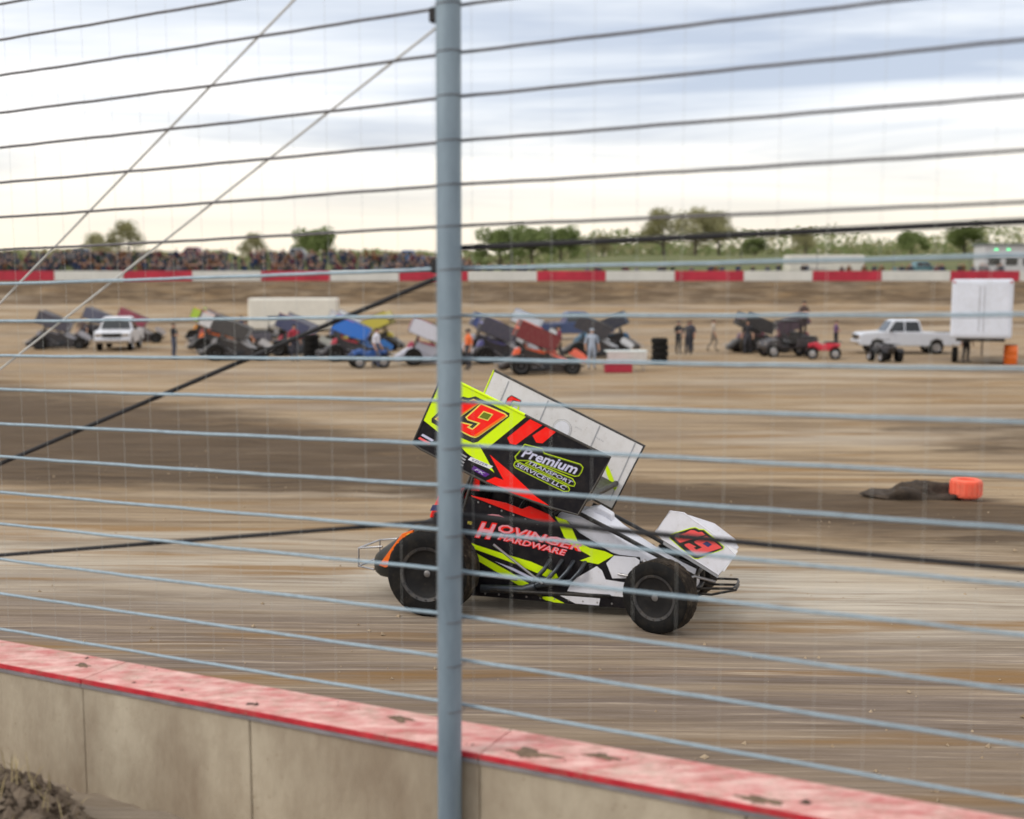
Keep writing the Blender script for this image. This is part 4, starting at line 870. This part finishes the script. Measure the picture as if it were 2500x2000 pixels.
# crew
crossed = {'relb': (-.24, -.06, 1.16), 'rwri': (-.02, -.17, 1.20), 'rpalm': (.06, -.175, 1.21), 'lelb': (.24, -.06, 1.15), 'lwri': (.02, -.19, 1.15), 'lpalm': (-.06, -.19, 1.16)}
for S, s in (('r', 1), ('l', -1)):
    zz = 1.21 if S == 'r' else 1.16
    for k in range(4): crossed[S + 'f%da' % k] = (s * .11, -.17, zz + .025 - .016 * k); crossed[S + 'f%db' % k] = (s * .145, -.155, zz + .02 - .016 * k)
    crossed[S + 'tha'] = (s * .08, -.19, zz + .035); crossed[S + 'thb'] = (s * .10, -.185, zz + .06)
stride = {'rknee': (-.10, -.16, .52), 'rcalf': (-.105, -.08, .33), 'rankle': (-.11, -.10, .10), 'rtoe': (-.12, -.27, .05), 'lknee': (.10, .05, .50), 'lcalf': (.105, .17, .34), 'lankle': (.11, .27, .14), 'ltoe': (.12, .14, .04)}
DK = (.02, .02, .026)
for lb, x, y, rz, sh, pa, ov, ht in [
 ('person in grey shirt standing beside the navy winged sprint car', -14.6, 62.5, 20, (.22, .23, .28), (.05, .06, .10), None, DK),
 ('person in navy shirt and jeans in front of the cream trailer', -16.6, 70, 200, (.03, .04, .10), (.06, .08, .14), crossed, None),
 ('person in white shirt walking past the pale grey sprint car', -6.0, 50.6, 70, (.62, .62, .70), (.08, .09, .14), stride, None),
 ('person in light blue grey overalls standing left of the folding table', 3.5, 50.0, 10, (.36, .42, .52), (.34, .40, .50), None, (.3, .34, .4)),
 ('person in black with arms crossed out on the open infield', 8.9, 61, 30, DK, DK, crossed, DK),
 ('person in black jacket beside the one with crossed arms', 9.7, 62, -40, (.03, .03, .05), (.02, .025, .04), None, None),
 ('person in grey hoodie talking to the one with crossed arms', 9.3, 60.2, 170, (.05, .05, .06), (.03, .03, .04), None, None),
 ('person in tan shirt alone on the open infield dirt', 11.2, 63.5, 90, (.36, .31, .26), (.20, .17, .14), stride, None),
 ('person in black shirt walking behind the black utility buggy', 12.6, 61, -20, DK, (.04, .04, .05), stride, None),
 ('person in dark clothes standing before the tall white trailer', 21.6, 54.2, 15, (.05, .05, .06), DK, None, DK),
 ('person in purple shirt beside the silver white pickup truck', 17.6, 62, 60, (.12, .06, .14), DK, crossed, None),
 ('person in brown shirt near the white pickup facing the track', -25.6, 68, 0, (.13, .09, .08), (.05, .05, .07), None, None),
 ('person in tan shirt beside the maroon winged sprint car', -23.4, 70, -30, (.30, .22, .14), (.06, .06, .08), None, DK),
 ('person in black hoodie leaning by the black sprint car with grey nose', -16.9, 57, 80, DK, (.07, .08, .12), crossed, None),
 ('person in pale lilac shirt in front of the dark blue sprint car', -3.0, 56.5, 15, (.46, .44, .58), (.05, .06, .09), None, None),
 ('person in dark green shirt by the yellow winged sprint car', -8.6, 61, 120, (.03, .07, .04), DK, None, DK),
 ('person in orange shirt beside the dark red sprint car', -1.9, 49.5, -60, (.65, .14, .04), (.03, .03, .04), None, DK),
 ('person in maroon jacket walking toward the folding table', 2.2, 53.5, -80, (.16, .02, .04), DK, stride, DK),
 ('person in red shirt between the bright blue and navy sprint cars', -10.6, 55.5, 40, (.35, .03, .05), (.04, .04, .06), None, DK)]:
    person(lb, g(x, y), R(rz), sh, pa, override=ov, hat=ht)
# lookout standing on the cargo bed of the buggy
person('person in dark brown clothes standing on the bed of the black buggy', (15.05, 58.95, H(15, 59) + 1.075), R(20), (.09, .06, .055), (.06, .045, .045), None, crossed, hat=DK)

# ------------------------------------------------------------------ track marker, mud mound, clods
M_MUD = mat('mud_dark', (.022, .015, .011), .9, col2=(.06, .042, .028), vscale=7, bump=.02, bscale=12)
def lump(name, m, c, r, seed, parent=None, n=24, k=12, rough=.3):
    mb = MB(); rings = []
    for i in range(k):
        th = R(90) * (i + .02) / (k - 1)
        ring = []
        for j in range(n):
            a = 2 * math.pi * j / n; d = Vector((math.sin(th) * math.cos(a), math.sin(th) * math.sin(a), math.cos(th)))
            f = 1 + rough * mnoise.fractal(d * 1.7 + Vector((seed, 0, 0)), .9, 2.1, 5) * (.25 + .95 * max(0, d.z))
            ring.append(Vector((d.x * r[0] * f, d.y * r[1] * f, d.z * r[2] * f - .05)))
        rings.append(ring)
    mb.loft(rings); o = mb.build(name, m, parent, 80); o.location = c; return o
prop(lump('mud_mound', M_MUD, g(6.75, 18.9), (.85, .45, .27), 3.1, rough=.6), 'low dark mud mound beside the orange tyre marker', 'mound')
def marker():
    T = empty('tyre_marker', g(7.55, 18.7, .06), 0, 'orange painted tyre marking the inner edge of the track', 'marker'); m = mat('marker_orange', (.85, .13, .07), .6, dust=.35, var=.15)
    MM = Matrix.Rotation(R(90), 3, 'X')
    mb = MB(); mb.lathe([(.14, .02), (.20, 0), (.245, .03), (.255, .16), (.245, .29), (.20, .32), (.14, .30), (.13, .16), (.14, .02)], 32, M=MM); mb.build('tyre', m, T, 40)
    for k in range(18):
        a = 2 * math.pi * k / 18; MB().box((.252 * math.cos(a), .252 * math.sin(a), .16), (.012, .06, .20), rz=a).build('tread_lug', m, T)
marker()
M_CLOD = mat('clod', (.26, .19, .12), .92, col2=(.42, .33, .23), vscale=30)
def clods():
    mb = MB()
    for i in range(900):
        if i % 3 == 0: x = random.uniform(-14, 11); y = lin(YL, x) + random.gauss(1.5, 2.5)
        else: y = 6 + 18 * random.random() ** 1.3; x = random.uniform(-.5, .5) * y * 1.0
        q = (x - FP.x) * FN.x + (y - FP.y) * FN.y
        if q < .6: continue
        r = .006 + .020 * random.random() ** 4; z = H(x, y)
        v = [Vector((x, y, z)) + Vector((random.uniform(-.4, .4) + a, random.uniform(-.4, .4) + b, random.uniform(-.2, .3) + c)) * r for a, b, c in ((1, 0, 0), (-1, 0, 0), (0, 1, 0), (0, -1, 0), (0, 0, 1), (0, 0, -.6))]
        mb.add(v, [(0, 2, 4), (2, 1, 4), (1, 3, 4), (3, 0, 4), (2, 0, 5), (1, 2, 5), (3, 1, 5), (0, 3, 5)])
    prop(mb.build('dirt_clods', M_CLOD), 'small clods of dry dirt scattered over the track', kind='stuff')
clods()
M_PATCH = mat('mud_patch', (.10, .066, .042), .95, col2=(.22, .15, .10), vscale=14)
def wall_mud():
    mb = MB()
    for i in range(46):
        t = random.uniform(-4.5, 4); n = random.uniform(.075, .36); big = random.random() ** 5
        p = Vector(fpt(t, n, 1.106)); r = .004 + .014 * big
        v = [p + Vector((random.uniform(-.4, .4) + a * 1.5, random.uniform(-.4, .4) + b, max(-.05, random.uniform(-.2, .2) + c * .6))) * r for a, b, c in ((1, 0, 0), (-1, 0, 0), (0, 1, 0), (0, -1, 0), (0, 0, 1), (0, 0, -.2))]
        mb.add(v, [(0, 2, 4), (2, 1, 4), (1, 3, 4), (3, 0, 4), (2, 0, 5), (1, 2, 5), (3, 1, 5), (0, 3, 5)])
    prop(mb.build('mud_crumbs', M_MUD), 'crumbs of dark mud lying on the painted wall top', kind='stuff')
wall_mud()
for k_, (t_, n_, rx_, lb_) in enumerate([(.32, .15, .10, 'smear of brown mud on the painted cap just past the fence post'), (.62, .25, .06, 'small brown mud patch on the cap beyond the long smear'), (-.42, .27, .07, 'brown mud patch on the cap before the fence post'), (-2.45, .22, .05, 'round brown mud patch on the cap above the dirt pile'), (1.35, .12, .08, 'brown mud streak at the red edge of the cap')]):
    mb_ = MB(); rings_ = []
    for f_, z_ in ((.03, .007), (.4, .006), (.75, .004), (1.0, .0004)):
        rings_.append([])
        for j_ in range(36):
            a_ = 2 * math.pi * j_ / 36; e_ = .72 + .75 * mnoise.fractal((math.cos(a_) * 1.4 + 7 * k_, math.sin(a_) * 1.4, 2), .8, 2.2, 4)
            u_, v_ = rx_ * 1.3 * f_ * e_ * math.cos(a_), rx_ * .55 * f_ * e_ * math.sin(a_); rings_[-1].append(Vector((FU.x * u_ + FN.x * v_, FU.y * u_ + FN.y * v_, z_ + FS * u_ + .001)))
    mb_.loft(rings_, cap=True); o_ = mb_.build('mud_patch', M_PATCH, None, 60); o_.location = fpt(t_, n_, 1.106); prop(o_, lb_, 'mud patch')
prop(lump('mud_clod', M_MUD, fpt(-1.18, .13, 1.125), (.055, .03, .035), 5.2, n=14, k=7, rough=.5), 'dark mud clod lying on the painted wall top', 'mud clod')
# dirt pile with dry weeds at the foot of the wall
M_PILE = mat('pile_dirt', (.085, .06, .042), .95, col2=(.24, .19, .14), vscale=6, bump=.03, bscale=9)
pile = lump('dirt_pile', M_PILE, (-2.66, 5.18, .40), (.62, .42, .46), 1.3, n=60, k=30, rough=.35); prop(pile, 'crumbly brown dirt pile at the foot of the concrete wall', 'dirt pile')
def pile_clods():
    mb = MB(); rnd = random.Random(5)
    for i in range(1500):
        a = rnd.uniform(0, 6.28); d = rnd.random() ** .5; x, y = d * .66 * math.cos(a), d * .46 * math.sin(a); z = .44 * math.sqrt(max(0, 1 - d * d)) - .03; r = .008 + .035 * rnd.random() ** 3
        p = Vector((x, y, z))
        v = [p + Vector((rnd.uniform(-.5, .5) + a_, rnd.uniform(-.5, .5) + b_, rnd.uniform(-.4, .4) + c_)) * r for a_, b_, c_ in ((1, 0, 0), (-1, 0, 0), (0, 1, 0), (0, -1, 0), (0, 0, 1), (0, 0, -1))]
        mb.add(v, [(0, 2, 4), (2, 1, 4), (1, 3, 4), (3, 0, 4), (2, 0, 5), (1, 2, 5), (3, 1, 5), (0, 3, 5)])
    o = mb.build('loose_clods', M_PILE, pile); o['kind'] = 'stuff'
pile_clods()
def weeds():
    mb = MB()
    for i in range(160):
        a = random.uniform(0, 6.28); d = random.random() ** .7 * .62; x, y = -2.66 + d * math.cos(a), 5.18 + .6 * d * math.sin(a); z = .38 + .44 * math.sqrt(max(0, 1 - (d / .66) ** 2))
        h = random.uniform(.05, .17); lx, ly = random.uniform(-.08, .08), random.uniform(-.08, .08); w = .0035
        mb.add([(x - w, y, z), (x + w, y, z), (x + lx * .5 + w * .7, y + ly * .5, z + h * .7), (x + lx * .5 - w * .7, y + ly * .5, z + h * .7), (x + lx, y + ly, z + h)], [(0, 1, 2, 3), (3, 2, 4)])
    prop(mb.build('dry_weeds', mat('dry_grass', (.36, .29, .16), .9, var=.3, vscale=9)), 'dry straw coloured weeds growing on the dirt pile', kind='stuff')
weeds()

# ------------------------------------------------------------------ far side: painted wall, spectators, trees
M_FW = mat('far_wall_white', (.60, .60, .57), .8, var=.08, vscale=.6); M_FR = mat('far_wall_red', (.42, .02, .045), .7, var=.2, vscale=.6)
def far_wall():
    Wl = empty('boundary_wall', (0, 120, H(0, 119.9)), 0, 'long low boundary wall painted in red and white blocks round the far turn', 'wall'); base = Vector(Wl.location)
    edges = [-98.2 + 7.2 * i for i in range(30)]
    for i, (a, b) in enumerate(zip(edges, edges[1:])):
        za = 0
        c = ((a + b) / 2, 0, .46); MB().box(c, (b - a - .03, .35, 1.14)).build('wall_block', M_FR if i % 2 == 0 else M_FW, Wl, bevel=.02)
    for x in range(-96, 100, 8):
        mb = MB(); mb.tube([(x, .45, 0), (x, .45, 3.2)], .04, 6); mb.build('post', M_CABLE2, Wl, 60)
    return Wl
far_wall()
SPC = [(.05, .05, .09), (.10, .10, .14), (.25, .06, .08), (.30, .28, .30), (.04, .07, .18), (.12, .09, .09), (.42, .40, .42), (.05, .09, .06), (.35, .15, .07), (.16, .17, .24)]
SPM = [mat('crowd_%d' % i, tuple(v * .42 for v in c), .9) for i, c in enumerate(SPC)]
def crowd():
    mb = MB()
    def one(x, y, s, ci, cp):
        z = H(x, y)
        def blk(c, d, mi): mb.box((x + c[0] * s, y + c[1] * s, z + c[2] * s), (d[0] * s, d[1] * s, d[2] * s), random.uniform(-.3, .3), mi)
        for k in (-1, 1): mb.tube([(x + k * .09 * s, y, z), (x + k * .1 * s, y, z + .5 * s), (x + k * .09 * s, y, z + .92 * s)], [.05 * s, .06 * s, .085 * s], 5, cp)
        mb.tube([(x, y, z + .88 * s), (x, y, z + 1.2 * s), (x, y, z + 1.46 * s)], [.15 * s, .19 * s, .14 * s], 6, ci)
        for k in (-1, 1): mb.tube([(x + k * .2 * s, y, z + 1.42 * s), (x + k * .27 * s, y - .03, z + 1.15 * s), (x + k * .24 * s, y - .14, z + .92 * s)], [.06 * s, .05 * s, .035 * s], 5, ci)
        mb.ball((x, y, z + 1.62 * s), (.09 * s, .10 * s, .125 * s), 6, 5, len(SPM))
        mb.ball((x, y + .02, z + 1.68 * s), (.095 * s, .10 * s, .09 * s), 6, 5, 5)
    for i in range(560):
        x = -60 + 56 * random.random(); y = random.choice((123.0, 124.8, 126.6, 128.8, 131.0, 133.0)) + random.uniform(-.4, .4)
        one(x, y, random.uniform(.92, 1.06), random.randrange(len(SPM)), random.choice((0, 1, 4, 5, 9)))
    for i in range(60):
        one(-6 + 62 * random.random(), 123.2 + random.uniform(0, 2), random.uniform(.92, 1.06), random.randrange(len(SPM)), random.choice((0, 1, 4)))
    prop(mb.build('spectator_crowd', SPM + [M_SKIN], None, 60), 'crowd of spectators standing behind the far red and white wall', kind='stuff')
crowd()
PG = 'vehicles parked beyond the far wall'
for lb, x, y, rz, c in [('dark pickup truck parked behind the crowd beyond the far wall', -50, 133, 5, (.05, .05, .07)), ('maroon pickup truck parked behind the crowd', -37, 134, 176, (.20, .03, .05)), ('grey pickup truck parked behind the crowd', -25, 133, 3, (.22, .22, .25)), ('blue pickup truck parked at the end of the crowd', -12, 134, 178, (.05, .12, .30)), ('teal pickup truck beyond the far wall near the pale booth', 45, 127, 4, (.06, .16, .19))]:
    pickup(lb, g(x, y), R(rz), c, PG)
trailer('low white trailer with a tan stripe standing beyond the far wall', g(35, 129), R(2), 8.5, 2.4, 2.3, .5, (.62, .60, .55), PG)
def booth():
    B = empty('timing_booth', g(55, 128), 0, 'pale timing booth with green lamps beyond the far wall', 'booth')
    MB().box((0, 0, 1.75), (6.0, 3.0, 3.5)).build('wall', mat('booth_pale', (.50, .50, .52), .7, var=.06), B, bevel=.03); MB().box((0, 0, 3.56), (6.5, 3.5, .14)).build('roof', mat('booth_roof', (.16, .18, .20), .6), B, bevel=.02)
    for x in (-1.9, 0, 1.9): MB().box((x, -1.51, 1.7), (1.3, .04, .9)).build('window', M_GLASSD, B)
    for x in (-.35, 1.0): MB().box((x - 1.4, -1.53, 2.95), (.34, .06, .2)).build('lamp', mat('green_lamp', (.05, .6, .2), .4, emit=((.15, 1, .4), 1.6)), B)
booth()

M_BARK = mat('bark', (.07, .055, .042), .95, var=.25, vscale=4)
LEAF = [mat('leaves_%d' % i, c, .75, col2=c2, vscale=.9) for i, (c, c2) in enumerate([((.16, .19, .07), (.27, .29, .13)), ((.27, .26, .13), (.40, .38, .21)), ((.14, .19, .06), (.24, .29, .11))])]  # leaf colours paled to stand in for haze over the distance
for m_ in LEAF:          # thin leaves let some light through
    nt = m_.node_tree; b_ = nt.nodes['Principled BSDF']; tr_ = nt.nodes.new('ShaderNodeBsdfTranslucent'); mx_ = nt.nodes.new('ShaderNodeMixShader'); mx_.inputs[0].default_value = .4
    nt.links.new(b_.inputs['Base Color'].links[0].from_socket, tr_.inputs[0]); out_ = nt.nodes['Material Output']
    nt.links.new(b_.outputs[0], mx_.inputs[1]); nt.links.new(tr_.outputs[0], mx_.inputs[2]); nt.links.new(mx_.outputs[0], out_.inputs[0])
def tree_mesh(seed, hgt, spread, n, dens):
    rnd = random.Random(seed); tr = MB(); tr.tube([(0, 0, -.3), (.1, 0, hgt * .25), (.05, .1, hgt * .55), (0, 0, hgt * .8)], [.24, .19, .11, .04], 8)
    clumps = []
    for i in range(11):
        a = rnd.uniform(0, 6.28); z0 = hgt * rnd.uniform(.10, .55); r = spread * rnd.uniform(.45, .95); z1 = z0 + hgt * rnd.uniform(.08, .35)
        e = Vector((r * math.cos(a), r * math.sin(a), z1)); tr.tube([(0, 0, z0), e * .5 + Vector((0, 0, z0 * .45)), e], [.09, .05, .015], 5); clumps.append((e, spread * rnd.uniform(.28, .48)))
    for i in range(5): clumps.append((Vector((rnd.uniform(-.3, .3) * spread, rnd.uniform(-.3, .3) * spread, hgt * rnd.uniform(.68, .9))), spread * rnd.uniform(.28, .45)))
    lf = MB()
    for i in range(n):
        c, r = rnd.choice(clumps); d = Vector((rnd.gauss(0, 1), rnd.gauss(0, 1), rnd.gauss(0, .8))).normalized() * r * rnd.random() ** .45
        p = c + d; s = rnd.uniform(.12, .27); u = Vector((rnd.gauss(0, 1), rnd.gauss(0, 1), rnd.gauss(0, 1))).normalized(); v = u.orthogonal().normalized()
        lf.add([p - u * s, p + v * s * .6, p + u * s, p - v * s * .6], [(0, 1, 2, 3)])
    return tr, lf
TT = []
for i, (hgt, spd, n) in enumerate(((8.5, 3.0, 4200), (7.5, 3.6, 2600), (6.0, 3.4, 5200))):
    a, b = tree_mesh(20 + i, hgt, spd, n, 1); TT.append((a.mesh('trunk', M_BARK, 60), b.mesh('crown', LEAF[i])))
def tree(label, x, y, k, s, group, rz=0):
    T = empty('tree', g(x, y), rz, label, 'tree', group); T.scale = (s, s, s)
    for nm, me in zip(('trunk', 'crown'), TT[k]):
        o = bpy.data.objects.new(nm, me); COL.objects.link(o); o.parent = T
trees = [(-62, 170, 1, .7), (-58.5, 176, 1, 1.0), (-39.5, 178, 1, .75), (-29.5, 172, 2, .95), (-33, 180, 1, .7), (-2, 190, 2, 1.15), (3.2, 186, 2, 1.05), (8, 190, 2, .98), (24.5, 186, 1, 1.12), (29, 182, 1, 1.1), (33.5, 186, 1, 1.05), (50, 196, 1, .7), (66, 190, 2, .75), (74, 188, 2, .9), (16, 200, 1, .6), (43, 204, 2, .7)]
tl = ['sparse yellow green tree standing behind the crowd', 'tall thin yellow green tree behind the crowd', 'small sparse tree behind the maroon pickup truck', 'bushy green tree behind the grey pickup truck', 'small open tree beside the bushy green tree', 'dense green tree right of the fence post beyond the far wall', 'dense round green tree in the middle of the far clump', 'dense green tree at the end of the far clump', 'tall loose tree with yellow spring leaves beyond the far wall', 'tall green tree standing between two loose spring trees', 'wide loose spring tree beyond the low white trailer', 'low loose tree left of the timing booth', 'green tree just behind the timing booth', 'round tree beyond the timing booth', 'small loose tree in the gap between two far clumps', 'round green tree behind the low white trailer']
for (x, y, k, s), lb in zip(trees, tl): tree(lb, x, y, k, s, 'trees beyond the far wall', random.uniform(0, 6.28))
def woods():
    mb = MB()
    for i in range(42000):
        x = random.uniform(-210, 210); far = random.random() < .55
        y = 330 + random.uniform(-12, 12) if far else 210 + random.uniform(-9, 9)
        if not far and x < -2: continue
        top = (6.5 + 1.8 * mnoise.noise((x * .02, 1, 0)) + 1.6 * mnoise.noise((x * .11, 5, 0))) if far else (5.2 + 2.2 * mnoise.noise((x * .05, 8, 0)) + 1.3 * mnoise.noise((x * .22, 3, 0))) * ss(-2, 14, x)
        z = H(x, y) + top * random.random() ** .7; s = random.uniform(.35, .95) * (1.1 if far else .62)
        p = Vector((x, y, z)); u = Vector((random.gauss(0, 1), random.gauss(0, 1), random.gauss(0, 1))).normalized(); v = u.orthogonal().normalized()
        mb.add([p - u * s, p + v * s * .7, p + u * s, p - v * s * .7], [(0, 1, 2, 3)], random.randrange(3))
    prop(mb.build('woodland', LEAF), 'distant belt of green woodland along the horizon', kind='stuff')
woods()
